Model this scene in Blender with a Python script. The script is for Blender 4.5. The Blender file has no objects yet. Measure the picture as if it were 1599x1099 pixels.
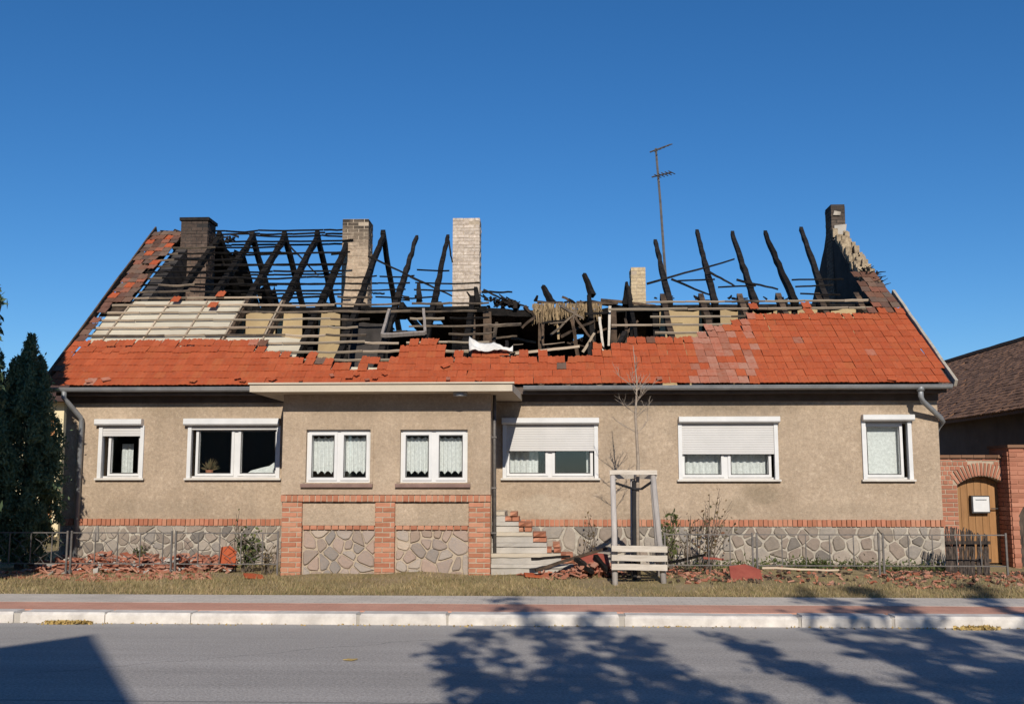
import bpy, bmesh, math, random
import numpy as np
from mathutils import Vector, Matrix

R = random.Random(11)
sc = bpy.context.scene
COL = sc.collection

# ------------------------------------------------------------------ camera
F = 1592.0                                   # focal length in photo pixels (1599 wide)
CAMZ = 1.65
PITCH = math.atan(198.5 / F)
YAW = math.radians(2.32)
cam_d = bpy.data.cameras.new('camera')
cam = bpy.data.objects.new('camera', cam_d)
COL.objects.link(cam)
cam_d.sensor_width = 36.0
cam_d.lens = 36.0 * F / 1599.0
cam_d.clip_start = 0.1
cam_d.clip_end = 6000
cam.location = (0, 0, CAMZ)
cam.rotation_euler = (math.pi / 2 + PITCH, 0, YAW)
sc.camera = cam

# ------------------------------------------------------------------ world, sun, exposure
SUN = Vector((0.10, -1.0, 0.55)).normalized()       # towards the sun: behind the camera, a little to the right
w = bpy.data.worlds.new('World')
sc.world = w
w.use_nodes = True
nt = w.node_tree
nt.nodes.clear()
sky = nt.nodes.new('ShaderNodeTexSky')
sky.sky_type = 'NISHITA'
sky.sun_disc = False
sky.sun_elevation = math.asin(SUN.z)
sky.sun_rotation = math.atan2(SUN.x, SUN.y)
sky.altitude = 0
sky.air_density = 1.0
sky.dust_density = 0.0
sky.ozone_density = 8.0
bg = nt.nodes.new('ShaderNodeBackground')
bg.inputs['Strength'].default_value = 0.090
wo = nt.nodes.new('ShaderNodeOutputWorld')
hs = nt.nodes.new('ShaderNodeHueSaturation')
hs.inputs['Saturation'].default_value = 1.13
nt.links.new(sky.outputs[0], hs.inputs['Color'])
nt.links.new(hs.outputs[0], bg.inputs[0])
nt.links.new(bg.outputs[0], wo.inputs[0])
sun_d = bpy.data.lights.new('sun', 'SUN')
sun_d.energy = 4.6
sun_d.angle = math.radians(0.42)
sun_d.color = (1.0, 0.93, 0.82)
sun = bpy.data.objects.new('sun', sun_d)
COL.objects.link(sun)
sun.location = (10, -30, 30)
sun.rotation_euler = (-SUN).to_track_quat('-Z', 'Y').to_euler()
sc.view_settings.view_transform = 'Standard'
sc.view_settings.look = 'None'
sc.view_settings.exposure = 0.15
sc.view_settings.gamma = 1.0
sc.view_settings.use_curve_mapping = False
sc.cycles.max_bounces = 6

# ------------------------------------------------------------------ survey helpers (pixel of the photo -> point on a known plane)
CM = cam.rotation_euler.to_matrix()
CP = Vector((0, 0, CAMZ))

def at(px, py, Y):
    d = CM @ Vector(((px - 799.5) / F, -(py - 549.5) / F, -1.0))
    return CP + d * (Y / d.y)

def atz(px, py, z):
    d = CM @ Vector(((px - 799.5) / F, -(py - 549.5) / F, -1.0))
    return CP + d * ((z - CAMZ) / d.z)

def proj(p):
    q = CM.transposed() @ (Vector(p) - CP)
    return 799.5 + F * q.x / -q.z, 549.5 - F * q.y / -q.z

# ------------------------------------------------------------------ object helpers
WORLD_OFF = {}

def tag(o, label=None, cat=None, group=None, kind=None):
    if label: o['label'] = label
    if cat: o['category'] = cat
    if group: o['group'] = group
    if kind: o['kind'] = kind
    return o

def thing(name, label, cat, loc, group=None):
    o = bpy.data.objects.new(name, None)
    o.empty_display_size = 0.3
    COL.objects.link(o)
    o.location = loc
    WORLD_OFF[o.name] = Vector(loc)
    return tag(o, label, cat, group)

def add(name, me, parent=None, loc=(0, 0, 0), rot=None, scale=None):
    o = bpy.data.objects.new(name, me)
    COL.objects.link(o)
    l = Vector(loc)
    if parent is not None:
        o.parent = parent
        l = l - WORLD_OFF.get(parent.name, Vector((0, 0, 0)))
        if parent.type == 'MESH' and parent.name not in WORLD_OFF:
            pass
    o.location = l
    if rot is not None: o.rotation_euler = rot
    if scale is not None: o.scale = scale
    return o

class MB:
    def __init__(s): s.v = []; s.f = []
    def verts(s, pts):
        n = len(s.v); s.v += [tuple(p) for p in pts]; return n
    def quad(s, a, b, c, d):
        n = s.verts((a, b, c, d)); s.f.append((n, n+1, n+2, n+3)); return s
    def hexa(s, p):      # p: 4 bottom ccw, 4 top ccw
        n = s.verts(p)
        for q in ((3,2,1,0), (4,5,6,7), (0,1,5,4), (1,2,6,5), (2,3,7,6), (3,0,4,7)):
            s.f.append(tuple(n+i for i in q))
        return s
    def box(s, x0, x1, y0, y1, z0, z1):
        return s.hexa([(x0,y0,z0),(x1,y0,z0),(x1,y1,z0),(x0,y1,z0),(x0,y0,z1),(x1,y0,z1),(x1,y1,z1),(x0,y1,z1)])
    def frame(s, x0, x1, z0, z1, y0, y1, t, tb=None):
        tb = t if tb is None else tb
        s.box(x0, x0+t, y0, y1, z0, z1); s.box(x1-t, x1, y0, y1, z0, z1)
        s.box(x0+t, x1-t, y0, y1, z0, z0+tb); s.box(x0+t, x1-t, y0, y1, z1-t, z1)
        return s
    def beam(s, p0, p1, w, h, seg=6, jit=0.0, t0=1.0, t1=1.0, up=(0,0,1), sag=0.0):
        p0 = Vector(p0); p1 = Vector(p1); d = (p1-p0)
        a = d.normalized(); u = Vector(up); sd = a.cross(u)
        if sd.length < 1e-4: sd = a.cross(Vector((0,1,0)))
        sd.normalize(); u = sd.cross(a).normalized()
        base = None
        for i in range(seg+1):
            t = i/seg; k = t0+(t1-t0)*t
            c = p0 + d*t - Vector((0,0,1))*sag*4*t*(1-t)
            c += (sd*R.uniform(-1,1)+u*R.uniform(-1,1))*jit
            k1 = k*(1+R.uniform(-1,1)*jit*6); k2 = k*(1+R.uniform(-1,1)*jit*6)
            n = s.verts([c - sd*w/2*k1 - u*h/2*k2, c + sd*w/2*k1 - u*h/2*k2, c + sd*w/2*k2 + u*h/2*k1, c - sd*w/2*k2 + u*h/2*k1])
            if base is not None:
                for j in range(4):
                    s.f.append((base+j, base+(j+1)%4, n+(j+1)%4, n+j))
            else:
                s.f.append((n+3, n+2, n+1, n))
            base = n
        s.f.append((base, base+1, base+2, base+3))
        return s
    def tube(s, pts, rad, n=6, cap=True):
        pts = [Vector(p) for p in pts]; base = None
        for i, p in enumerate(pts):
            a = (pts[min(i+1, len(pts)-1)] - pts[max(i-1, 0)]).normalized()
            u = Vector((0,0,1)) if abs(a.z) < 0.9 else Vector((1,0,0))
            sd = a.cross(u).normalized(); u = sd.cross(a)
            r = rad(i/(len(pts)-1)) if callable(rad) else rad
            k = s.verts([p + (sd*math.cos(2*math.pi*j/n) + u*math.sin(2*math.pi*j/n))*r for j in range(n)])
            if base is not None:
                for j in range(n):
                    s.f.append((base+j, base+(j+1)%n, k+(j+1)%n, k+j))
            elif cap: s.f.append(tuple(k+j for j in reversed(range(n))))
            base = k
        if cap: s.f.append(tuple(base+j for j in range(n)))
        return s
    def prism(s, poly, f0, f1):      # poly of (a,b); f0 and f1 map (a,b) to front / back points
        n = s.verts([f0(*p) for p in poly]); m = s.verts([f1(*p) for p in poly]); k = len(poly)
        s.f.append(tuple(n+i for i in range(k))); s.f.append(tuple(m+i for i in reversed(range(k))))
        for i in range(k): s.f.append((n+(i+1)%k, n+i, m+i, m+(i+1)%k))
        return s
    def mesh(s, name, mat, smooth=False):
        me = bpy.data.meshes.new(name); me.from_pydata(s.v, [], s.f); me.validate(); me.update()
        bm = bmesh.new(); bm.from_mesh(me); bmesh.ops.recalc_face_normals(bm, faces=bm.faces); bm.to_mesh(me); bm.free()
        me.materials.append(mat)
        if smooth:
            for p in me.polygons: p.use_smooth = True
        return me
    def build(s, name, mat, parent=None, smooth=False):
        return add(name, s.mesh(name, mat, smooth), parent)

def mesh_np(name, V, Fq, mat):
    me = bpy.data.meshes.new(name)
    k = Fq.shape[1]
    me.vertices.add(len(V)); me.vertices.foreach_set('co', V.astype(np.float32).ravel())
    me.loops.add(Fq.size); me.loops.foreach_set('vertex_index', Fq.astype(np.int32).ravel())
    me.polygons.add(len(Fq))
    me.polygons.foreach_set('loop_start', np.arange(0, Fq.size, k, dtype=np.int32))
    me.update(calc_edges=True); me.validate()
    me.materials.append(mat)
    return me

# ------------------------------------------------------------------ materials
def L(*c): return (c[0], c[1], c[2], 1.0)

class NT:
    def __init__(s, name):
        s.m = bpy.data.materials.new(name); s.m.use_nodes = True
        s.t = s.m.node_tree; s.n = s.t.nodes; s.n.clear()
        s.out = s.n.new('ShaderNodeOutputMaterial'); s.b = s.n.new('ShaderNodeBsdfPrincipled')
        s.t.links.new(s.b.outputs[0], s.out.inputs[0])
        s.pos = s.n.new('ShaderNodeNewGeometry')
    def link(s, a, b): s.t.links.new(a, b)
    def noise(s, scale, detail=5, rough=0.6, stretch=None, dist=0.0):
        t = s.n.new('ShaderNodeTexNoise'); t.inputs['Scale'].default_value = scale
        t.inputs['Detail'].default_value = detail; t.inputs['Roughness'].default_value = rough
        t.inputs['Distortion'].default_value = dist
        v = s.pos.outputs['Position']
        if stretch:
            mp = s.n.new('ShaderNodeMapping'); mp.inputs['Scale'].default_value = stretch
            s.link(v, mp.inputs[0]); v = mp.outputs[0]
        s.link(v, t.inputs['Vector']); return t.outputs[0]
    def voro(s, scale, feature='F1', stretch=None):
        t = s.n.new('ShaderNodeTexVoronoi'); t.inputs['Scale'].default_value = scale; t.feature = feature
        v = s.pos.outputs['Position']
        if stretch:
            mp = s.n.new('ShaderNodeMapping'); mp.inputs['Scale'].default_value = stretch
            s.link(v, mp.inputs[0]); v = mp.outputs[0]
        s.link(v, t.inputs['Vector']); return t.outputs[0]
    def ramp(s, fac, stops):
        r = s.n.new('ShaderNodeValToRGB'); e = r.color_ramp.elements
        while len(e) < len(stops): e.new(0.5)
        for i, (p, c) in enumerate(stops):
            e[i].position = p; e[i].color = L(*c) if not isinstance(c, (int, float)) else (c, c, c, 1)
        s.link(fac, r.inputs[0]); return r.outputs[0]
    def mix(s, fac, a, b, mode='MIX'):
        m = s.n.new('ShaderNodeMix'); m.data_type = 'RGBA'; m.blend_type = mode
        for sock, val in ((m.inputs[0], fac), (m.inputs[6], a), (m.inputs[7], b)):
            if isinstance(val, (int, float)): sock.default_value = val
            elif isinstance(val, tuple): sock.default_value = L(*val)
            else: s.link(val, sock)
        return m.outputs[2]
    def math(s, op, a, b=None, clamp=False):
        m = s.n.new('ShaderNodeMath'); m.operation = op; m.use_clamp = clamp
        for i, val in enumerate((a, b)):
            if val is None: continue
            if isinstance(val, (int, float)): m.inputs[i].default_value = val
            else: s.link(val, m.inputs[i])
        return m.outputs[0]
    def rnd(s):
        o = s.n.new('ShaderNodeObjectInfo')
        return s.math('FRACT', s.math('ADD', o.outputs['Random'], s.pos.outputs['Random Per Island']))
    def xyz(s):
        x = s.n.new('ShaderNodeSeparateXYZ'); s.link(s.pos.outputs['Position'], x.inputs[0]); return x.outputs
    def blob(s, c, rad, soft=0.5, wob=None):       # 1 inside an ellipsoid, 0 outside
        x = s.xyz(); acc = None
        for i in range(3):
            if rad[i] is None: continue
            d = s.math('POWER', s.math('DIVIDE', s.math('SUBTRACT', x[i], c[i]), rad[i]), 2.0)
            acc = d if acc is None else s.math('ADD', acc, d)
        if wob is not None: acc = s.math('ADD', acc, wob)
        return s.math('DIVIDE', s.math('SUBTRACT', 1.0, acc), soft, clamp=True)
    def finish(s, col, rough=0.85, bump=None, bstr=0.3, bdist=0.01, spec=0.3, metal=0.0):
        if isinstance(col, tuple): s.b.inputs['Base Color'].default_value = L(*col)
        else: s.link(col, s.b.inputs['Base Color'])
        if isinstance(rough, (int, float)): s.b.inputs['Roughness'].default_value = rough
        else: s.link(rough, s.b.inputs['Roughness'])
        s.b.inputs['Specular IOR Level'].default_value = spec
        s.b.inputs['Metallic'].default_value = metal
        if bump is not None:
            b = s.n.new('ShaderNodeBump'); b.inputs['Strength'].default_value = bstr; b.inputs['Distance'].default_value = bdist
            s.link(bump, b.inputs['Height']); s.link(b.outputs[0], s.b.inputs['Normal'])
        return s.m

def mk(name, c1, c2, scale=4, rough=0.85, bump=0.3, bscale=60, bdist=0.01, var=0.0, tint=None, spec=0.25, metal=0.0, stretch=None):
    """two colours through noise; var = spread of brightness from piece to piece; tint = list of colours picked by piece"""
    m = NT(name)
    n = m.noise(scale, 6, 0.65, stretch)
    col = m.mix(m.ramp(n, [(0.32, 0.0), (0.68, 1.0)]), c1, c2)
    if tint:
        col = m.mix(0.6, col, m.ramp(m.rnd(), [(i/max(1, len(tint)-1), c) for i, c in enumerate(tint)]))
    if var:
        r = m.math('ADD', m.math('MULTIPLY', m.rnd(), 2*var), 1-var)
        col = m.mix(1.0, col, r, 'MULTIPLY')
    return m.finish(col, rough, m.noise(bscale, 4, 0.7, stretch) if bump else None, bump, bdist, spec, metal)

M = {}
# roughcast render of the walls, with the soot and damp stains it has
def render_mat(name, soots):
    m = NT(name)
    big = m.noise(0.9, 5, 0.6)
    col = m.mix(m.ramp(big, [(0.3, 0.0), (0.7, 1.0)]), (0.345, 0.262, 0.185), (0.455, 0.352, 0.256))
    fine = m.noise(28, 5, 0.7)
    col = m.mix(1.0, col, m.ramp(fine, [(0.25, 0.78), (0.6, 1.0), (0.8, 1.1)]), 'MULTIPLY')
    speck = m.noise(9, 7, 0.75)
    col = m.mix(m.ramp(speck, [(0.54, 0.0), (0.68, 0.55)]), col, (0.54, 0.43, 0.32))
    pit = m.noise(13, 6, 0.8, (1, 1, 0.8))
    col = m.mix(m.ramp(pit, [(0.30, 0.5), (0.44, 0.0)]), col, (0.24, 0.17, 0.11))
    run = m.noise(3.2, 6, 0.75, (1.0, 1.0, 0.16))        # rain runs
    col = m.mix(m.ramp(run, [(0.50, 0.0), (0.72, 0.42)]), col, (0.25, 0.195, 0.14))
    zz = m.xyz()[2]
    dirt = m.math('SUBTRACT', 1.0, m.math('DIVIDE', m.math('SUBTRACT', m.math('ADD', zz, m.math('MULTIPLY', m.noise(2.6, 5, 0.7), 0.5)), 1.05), 0.45), True)
    col = m.mix(m.math('MULTIPLY', dirt, 0.45), col, (0.26, 0.205, 0.15))
    wob = m.math('MULTIPLY', m.math('SUBTRACT', m.noise(2.2, 6, 0.7), 0.5), 2.4)
    for (c, rad, soft, amt, colr) in soots:
        col = m.mix(m.math('MULTIPLY', m.blob(c, rad, soft, wob), amt), col, colr)
    col = m.mix(1.0, col, m.ramp(m.noise(17, 7, 0.85), [(0.30, 0.76), (0.50, 1.0), (0.70, 1.2)]), 'MULTIPLY')
    h = m.math('ADD', m.noise(60, 5, 0.75), m.math('MULTIPLY', m.noise(16, 6, 0.75), 1.2))
    return m.finish(col, 0.95, h, 0.6, 0.018, 0.1)

M['brick'] = mk('brick', (0.34, 0.125, 0.065), (0.44, 0.20, 0.12), 14, 0.9, 0.5, 90, 0.004, 0.12, [(0.36,0.15,0.085),(0.31,0.11,0.065),(0.42,0.22,0.14),(0.34,0.13,0.08)])
M['brick_barn'] = mk('brick_barn', (0.29, 0.115, 0.07), (0.36, 0.165, 0.105), 10, 0.9, 0.5, 90, 0.004, 0.15, [(0.33,0.14,0.085),(0.28,0.105,0.065),(0.36,0.17,0.11)])
M['mortar'] = mk('mortar', (0.32, 0.255, 0.185), (0.42, 0.34, 0.255), 12, 0.95, 0.5, 80)
M['mortar_white'] = mk('mortar_white', (0.27, 0.235, 0.19), (0.45, 0.40, 0.33), 9, 0.95, 0.6, 60)
M['stone_warm'] = mk('stone_warm', (0.36, 0.27, 0.205), (0.24, 0.205, 0.18), 12, 0.9, 0.8, 45, 0.015, 0.2, [(0.41,0.29,0.215),(0.22,0.21,0.20),(0.37,0.255,0.20),(0.29,0.26,0.23),(0.43,0.34,0.25)])
M['stone_grey'] = mk('stone_grey', (0.17, 0.145, 0.12), (0.32, 0.26, 0.205), 12, 0.9, 0.8, 45, 0.015, 0.25, [(0.17,0.16,0.15),(0.30,0.245,0.195),(0.24,0.18,0.145),(0.33,0.285,0.235),(0.14,0.135,0.13)])
def tile_mat():
    m = NT('tile')
    col = m.mix(m.ramp(m.noise(2.2, 7, 0.7), [(0.3, 0.0), (0.7, 1.0)]), (0.29, 0.050, 0.015), (0.40, 0.080, 0.026))
    col = m.mix(0.6, col, m.ramp(m.rnd(), [(i/(len(TT)-1), c) for i, c in enumerate(TT)]))
    col = m.mix(1.0, col, m.math('ADD', m.math('MULTIPLY', m.rnd(), 0.16), 0.92), 'MULTIPLY')
    col = m.mix(m.ramp(m.noise(11, 6, 0.8), [(0.50, 0.0), (0.70, 0.55)]), col, (0.17, 0.065, 0.038))     # lichen and soot specks
    col = m.mix(m.ramp(m.noise(19, 6, 0.85), [(0.56, 0.0), (0.72, 0.5)]), col, (0.46, 0.22, 0.13))
    return m.finish(col, 0.8, m.noise(45, 5, 0.7), 0.4, 0.008, 0.2)
TT = [(0.43,0.125,0.045),(0.37,0.082,0.030),(0.34,0.072,0.026),(0.41,0.105,0.042),(0.36,0.08,0.03),(0.32,0.07,0.028),(0.39,0.092,0.036)]
M['tile'] = tile_mat()
M['tile_pale'] = mk('tile_pale', (0.36, 0.21, 0.15), (0.29, 0.075, 0.035), 11, 0.85, 0.35, 60, 0.006, 0.12, [(0.32,0.12,0.07),(0.29,0.09,0.05),(0.34,0.16,0.11),(0.31,0.08,0.04)])
M['tile_soot'] = mk('tile_soot', (0.07, 0.042, 0.032), (0.20, 0.10, 0.065), 7, 0.9, 0.4, 60, 0.006, 0.35, [(0.06,0.04,0.032),(0.22,0.09,0.05),(0.17,0.12,0.085),(0.035,0.028,0.025),(0.24,0.07,0.035)])
M['tile_barn'] = mk('tile_barn', (0.14, 0.072, 0.042), (0.22, 0.118, 0.07), 3, 0.9, 0.4, 50, 0.006, 0.3, [(0.15,0.078,0.045),(0.22,0.12,0.07),(0.10,0.058,0.038)])
M['rubble'] = mk('rubble', (0.33, 0.095, 0.05), (0.36, 0.18, 0.115), 10, 0.9, 0.4, 60, 0.006, 0.3, [(0.36,0.10,0.05),(0.30,0.085,0.045),(0.44,0.26,0.19),(0.22,0.10,0.07),(0.34,0.13,0.08),(0.26,0.17,0.12)])
M['char'] = mk('char', (0.005, 0.005, 0.005), (0.022, 0.018, 0.016), 8, 0.85, 0.8, 45, 0.02, 0.5, None, 0.12)
M['char_brown'] = mk('char_brown', (0.02, 0.015, 0.012), (0.13, 0.085, 0.055), 5, 0.85, 0.7, 40, 0.015, 0.4)
M['lath'] = mk('lath', (0.28, 0.21, 0.145), (0.48, 0.39, 0.28), 4, 0.85, 0.4, 50, 0.004, 0.3, [(0.50,0.41,0.30),(0.26,0.19,0.135),(0.42,0.33,0.245)])
M['lath_scorched'] = mk('lath_scorched', (0.05, 0.04, 0.033), (0.22, 0.165, 0.115), 2.5, 0.85, 0.5, 50, 0.006, 0.4)
M['panel_cream'] = mk('panel_cream', (0.52, 0.47, 0.365), (0.43, 0.375, 0.28), 1.2, 0.85, 0.25, 30, 0.006, 0.06)
M['panel_tan'] = mk('panel_tan', (0.43, 0.32, 0.17), (0.32, 0.23, 0.125), 1.6, 0.9, 0.4, 25, 0.01, 0.12)
M['reed'] = mk('reed', (0.16, 0.11, 0.06), (0.32, 0.23, 0.13), 8, 0.9, 0.4, 60, 0.006, 0.35)
M['timber_grey'] = mk('timber_grey', (0.20, 0.17, 0.15), (0.32, 0.28, 0.25), 3, 0.85, 0.4, 40, 0.006, 0.2, None, 0.25, 0, (6, 6, 1))
M['stake'] = mk('stake', (0.30, 0.27, 0.25), (0.42, 0.38, 0.35), 4, 0.85, 0.4, 40, 0.005, 0.12, None, 0.25, 0, (6, 6, 1))
M['slat_pale'] = mk('slat_pale', (0.40, 0.35, 0.29), (0.54, 0.48, 0.41), 4, 0.85, 0.4, 40, 0.005, 0.1, None, 0.25, 0, (1, 6, 6))
M['pvc'] = mk('pvc', (0.54, 0.535, 0.525), (0.63, 0.62, 0.605), 3, 0.35, 0.0, 50, spec=0.5)
M['shutter'] = mk('shutter', (0.47, 0.455, 0.435), (0.52, 0.50, 0.48), 3, 0.45, 0.0, spec=0.4)
M['sill_grey'] = mk('sill_grey', (0.50, 0.46, 0.41), (0.60, 0.56, 0.50), 6, 0.7, 0.2)
M['sill_brown'] = mk('sill_brown', (0.16, 0.10, 0.085), (0.22, 0.14, 0.115), 6, 0.7, 0.2)
M['curtain'] = mk('curtain', (0.58, 0.575, 0.56), (0.80, 0.79, 0.77), 25, 0.95, 0.2, 120, 0.003)
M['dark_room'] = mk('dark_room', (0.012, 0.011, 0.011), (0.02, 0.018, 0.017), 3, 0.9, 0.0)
M['soot_wall'] = mk('soot_wall', (0.02, 0.018, 0.017), (0.07, 0.06, 0.055), 1.5, 0.95, 0.5, 25, 0.02)
M['zinc'] = mk('zinc', (0.20, 0.205, 0.21), (0.28, 0.285, 0.29), 5, 0.5, 0.1, 30, spec=0.5, metal=0.3)
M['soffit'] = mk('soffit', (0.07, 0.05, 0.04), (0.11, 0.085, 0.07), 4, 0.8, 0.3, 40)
M['slab'] = mk('slab', (0.42, 0.36, 0.28), (0.50, 0.43, 0.335), 2.5, 0.92, 0.35, 50)
M['concrete'] = mk('concrete', (0.34, 0.31, 0.27), (0.45, 0.41, 0.36), 3, 0.95, 0.5, 40, 0.01, 0.1)
M['granite'] = mk('granite', (0.44, 0.40, 0.36), (0.64, 0.59, 0.53), 6, 0.9, 0.4, 70, 0.006, 0.08)
M['iron'] = mk('iron', (0.08, 0.075, 0.072), (0.16, 0.14, 0.125), 10, 0.6, 0.2, 60, spec=0.4, metal=0.3)
M['iron_dark'] = mk('iron_dark', (0.03, 0.03, 0.035), (0.06, 0.055, 0.05), 10, 0.6, 0.2, 60)
M['oak_door'] = mk('oak_door', (0.22, 0.105, 0.036), (0.30, 0.15, 0.055), 3, 0.6, 0.3, 40, 0.004, 0.12, None, 0.35, 0, (8, 8, 1))
M['dark_wood'] = mk('dark_wood', (0.015, 0.012, 0.011), (0.085, 0.062, 0.048), 5, 0.85, 0.5, 40, 0.01, 0.4, None, 0.25, 0, (6, 6, 1))
M['barn_wall'] = mk('barn_wall', (0.10, 0.075, 0.065), (0.15, 0.115, 0.10), 2, 0.95, 0.4, 30)
M['yellow_plaster'] = mk('yellow_plaster', (0.60, 0.50, 0.30), (0.66, 0.56, 0.36), 2, 0.9, 0.3, 40)
M['orange_trim'] = mk('orange_trim', (0.50, 0.22, 0.09), (0.56, 0.27, 0.12), 4, 0.85, 0.2)
M['bark'] = mk('bark', (0.23, 0.18, 0.14), (0.34, 0.28, 0.22), 12, 0.9, 0.5, 60, 0.004)
M['bark_dark'] = mk('bark_dark', (0.08, 0.06, 0.045), (0.14, 0.11, 0.085), 12, 0.9, 0.5, 60, 0.01)
M['foil'] = mk('foil', (0.50, 0.48, 0.44), (0.66, 0.64, 0.60), 4, 0.6, 0.3, 20)
M['black_cloth'] = mk('black_cloth', (0.012, 0.012, 0.014), (0.025, 0.024, 0.025), 6, 0.7, 0.4, 30)
M['red_sheet'] = mk('red_sheet', (0.22, 0.05, 0.035), (0.29, 0.075, 0.05), 5, 0.75, 0.3, 40)
M['leaf_litter'] = mk('leaf_litter', (0.30, 0.20, 0.07), (0.42, 0.30, 0.11), 20, 0.85, 0.2, 40, 0.004, 0.35, [(0.34,0.22,0.07),(0.46,0.34,0.12),(0.24,0.14,0.05)])

def leaf_mat(name, cols, trans=0.25):
    m = NT(name)
    col = m.ramp(m.rnd(), [(i/(len(cols)-1), c) for i, c in enumerate(cols)])
    col = m.mix(1.0, col, m.ramp(m.noise(1.7, 3), [(0.3, 0.75), (0.7, 1.2)]), 'MULTIPLY')
    m.finish(col, 0.7, None, spec=0.2)
    tr = m.n.new('ShaderNodeBsdfTranslucent'); m.link(col, tr.inputs[0])
    mx = m.n.new('ShaderNodeMixShader'); mx.inputs[0].default_value = trans
    m.link(m.b.outputs[0], mx.inputs[1]); m.link(tr.outputs[0], mx.inputs[2]); m.link(mx.outputs[0], m.out.inputs[0])
    return m.m
M['cypress'] = leaf_mat('cypress', [(0.032,0.055,0.030),(0.055,0.085,0.042),(0.08,0.11,0.055),(0.04,0.068,0.042)], 0.12)
M['cypress_light'] = leaf_mat('cypress_light', [(0.08,0.125,0.065),(0.12,0.175,0.09),(0.16,0.21,0.11),(0.09,0.145,0.09)], 0.2)
M['green_leaf'] = leaf_mat('green_leaf', [(0.07,0.10,0.03),(0.11,0.13,0.04),(0.05,0.07,0.025),(0.15,0.14,0.05)])
M['dry_leaf'] = leaf_mat('dry_leaf', [(0.12,0.09,0.05),(0.20,0.14,0.07),(0.07,0.07,0.035),(0.16,0.07,0.035)])
M['grass'] = leaf_mat('grass', [(0.28,0.225,0.10),(0.43,0.31,0.17),(0.20,0.19,0.07),(0.50,0.38,0.22),(0.33,0.24,0.12)], 0.3)

def glass_mat():
    m = NT('window_glass')
    tr = m.n.new('ShaderNodeBsdfTransparent'); tr.inputs[0].default_value = (0.93, 0.95, 0.95, 1)
    gl = m.n.new('ShaderNodeBsdfGlossy'); gl.inputs['Roughness'].default_value = 0.02
    fr = m.n.new('ShaderNodeFresnel'); fr.inputs[0].default_value = 1.5
    b = m.n.new('ShaderNodeBump'); b.inputs['Strength'].default_value = 0.04; m.link(m.noise(1.5, 2), b.inputs['Height'])
    m.link(b.outputs[0], gl.inputs['Normal'])
    mx = m.n.new('ShaderNodeMixShader')
    m.link(m.math('ADD', fr.outputs[0], 0.02), mx.inputs[0]); m.link(tr.outputs[0], mx.inputs[1]); m.link(gl.outputs[0], mx.inputs[2])
    m.link(mx.outputs[0], m.out.inputs[0]); return m.m
M['glass'] = glass_mat()

def asphalt():
    m = NT('asphalt')
    col = m.mix(m.ramp(m.noise(0.35, 5), [(0.3, 0.0), (0.7, 1.0)]), (0.285, 0.262, 0.24), (0.35, 0.32, 0.294))
    g = m.voro(55)
    col = m.mix(1.0, col, m.ramp(m.noise(38, 5, 0.85), [(0.28, 0.45), (0.5, 1.0), (0.72, 1.6)]), 'MULTIPLY')
    streak = m.noise(0.6, 4, 0.6, (0.12, 2.2, 1))
    col = m.mix(1.0, col, m.ramp(streak, [(0.35, 0.82), (0.65, 1.14)]), 'MULTIPLY')
    x = m.xyz()      # light dusty channel along the kerb
    edge = m.math('MULTIPLY', m.math('SUBTRACT', x[1], 9.6), 0.5, True)
    col = m.mix(m.math('MULTIPLY', edge, m.ramp(m.noise(3, 5), [(0.3, 0.2), (0.7, 0.75)])), col, (0.36, 0.335, 0.305))
    # the tar seam along the carriageway and one wandering crack
    sy = m.math('ADD', x[1], m.math('MULTIPLY', m.math('SUBTRACT', m.noise(0.8, 4), 0.5), 0.05))
    seam = m.math('SUBTRACT', 1.0, m.math('DIVIDE', m.math('ABSOLUTE', m.math('SUBTRACT', sy, 7.80)), 0.022), True)
    col = m.mix(m.math('MULTIPLY', seam, 0.7), col, (0.06, 0.06, 0.062))
    ck = m.math('ADD', m.math('ADD', m.math('MULTIPLY', x[0], -0.62), x[1]), m.math('MULTIPLY', m.math('SUBTRACT', m.noise(1.6, 5, 0.7), 0.5), 0.45))
    crack = m.math('SUBTRACT', 1.0, m.math('DIVIDE', m.math('ABSOLUTE', m.math('SUBTRACT', ck, 11.65)), 0.018), True)
    lim = m.math('MULTIPLY', m.math('LESS_THAN', x[0], -1.2), m.math('GREATER_THAN', x[0], -4.6))
    col = m.mix(m.math('MULTIPLY', m.math('MULTIPLY', crack, lim), 0.5), col, (0.07, 0.07, 0.07))
    return m.finish(col, 0.9, g, 0.5, 0.006, 0.25)
M['asphalt'] = asphalt()

def ground_mat():
    m = NT('verge_earth')
    n = m.noise(1.1, 6, 0.7)
    col = m.ramp(n, [(0.30, (0.22, 0.18, 0.08)), (0.48, (0.30, 0.235, 0.12)), (0.62, (0.33, 0.245, 0.15)), (0.78, (0.38, 0.28, 0.185))])
    f = m.noise(40, 4, 0.8)
    col = m.mix(1.0, col, m.ramp(f, [(0.25, 0.65), (0.7, 1.2)]), 'MULTIPLY')
    return m.finish(col, 0.98, m.noise(25, 5, 0.8), 0.8, 0.03, 0.1)
M['earth'] = ground_mat()

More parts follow.
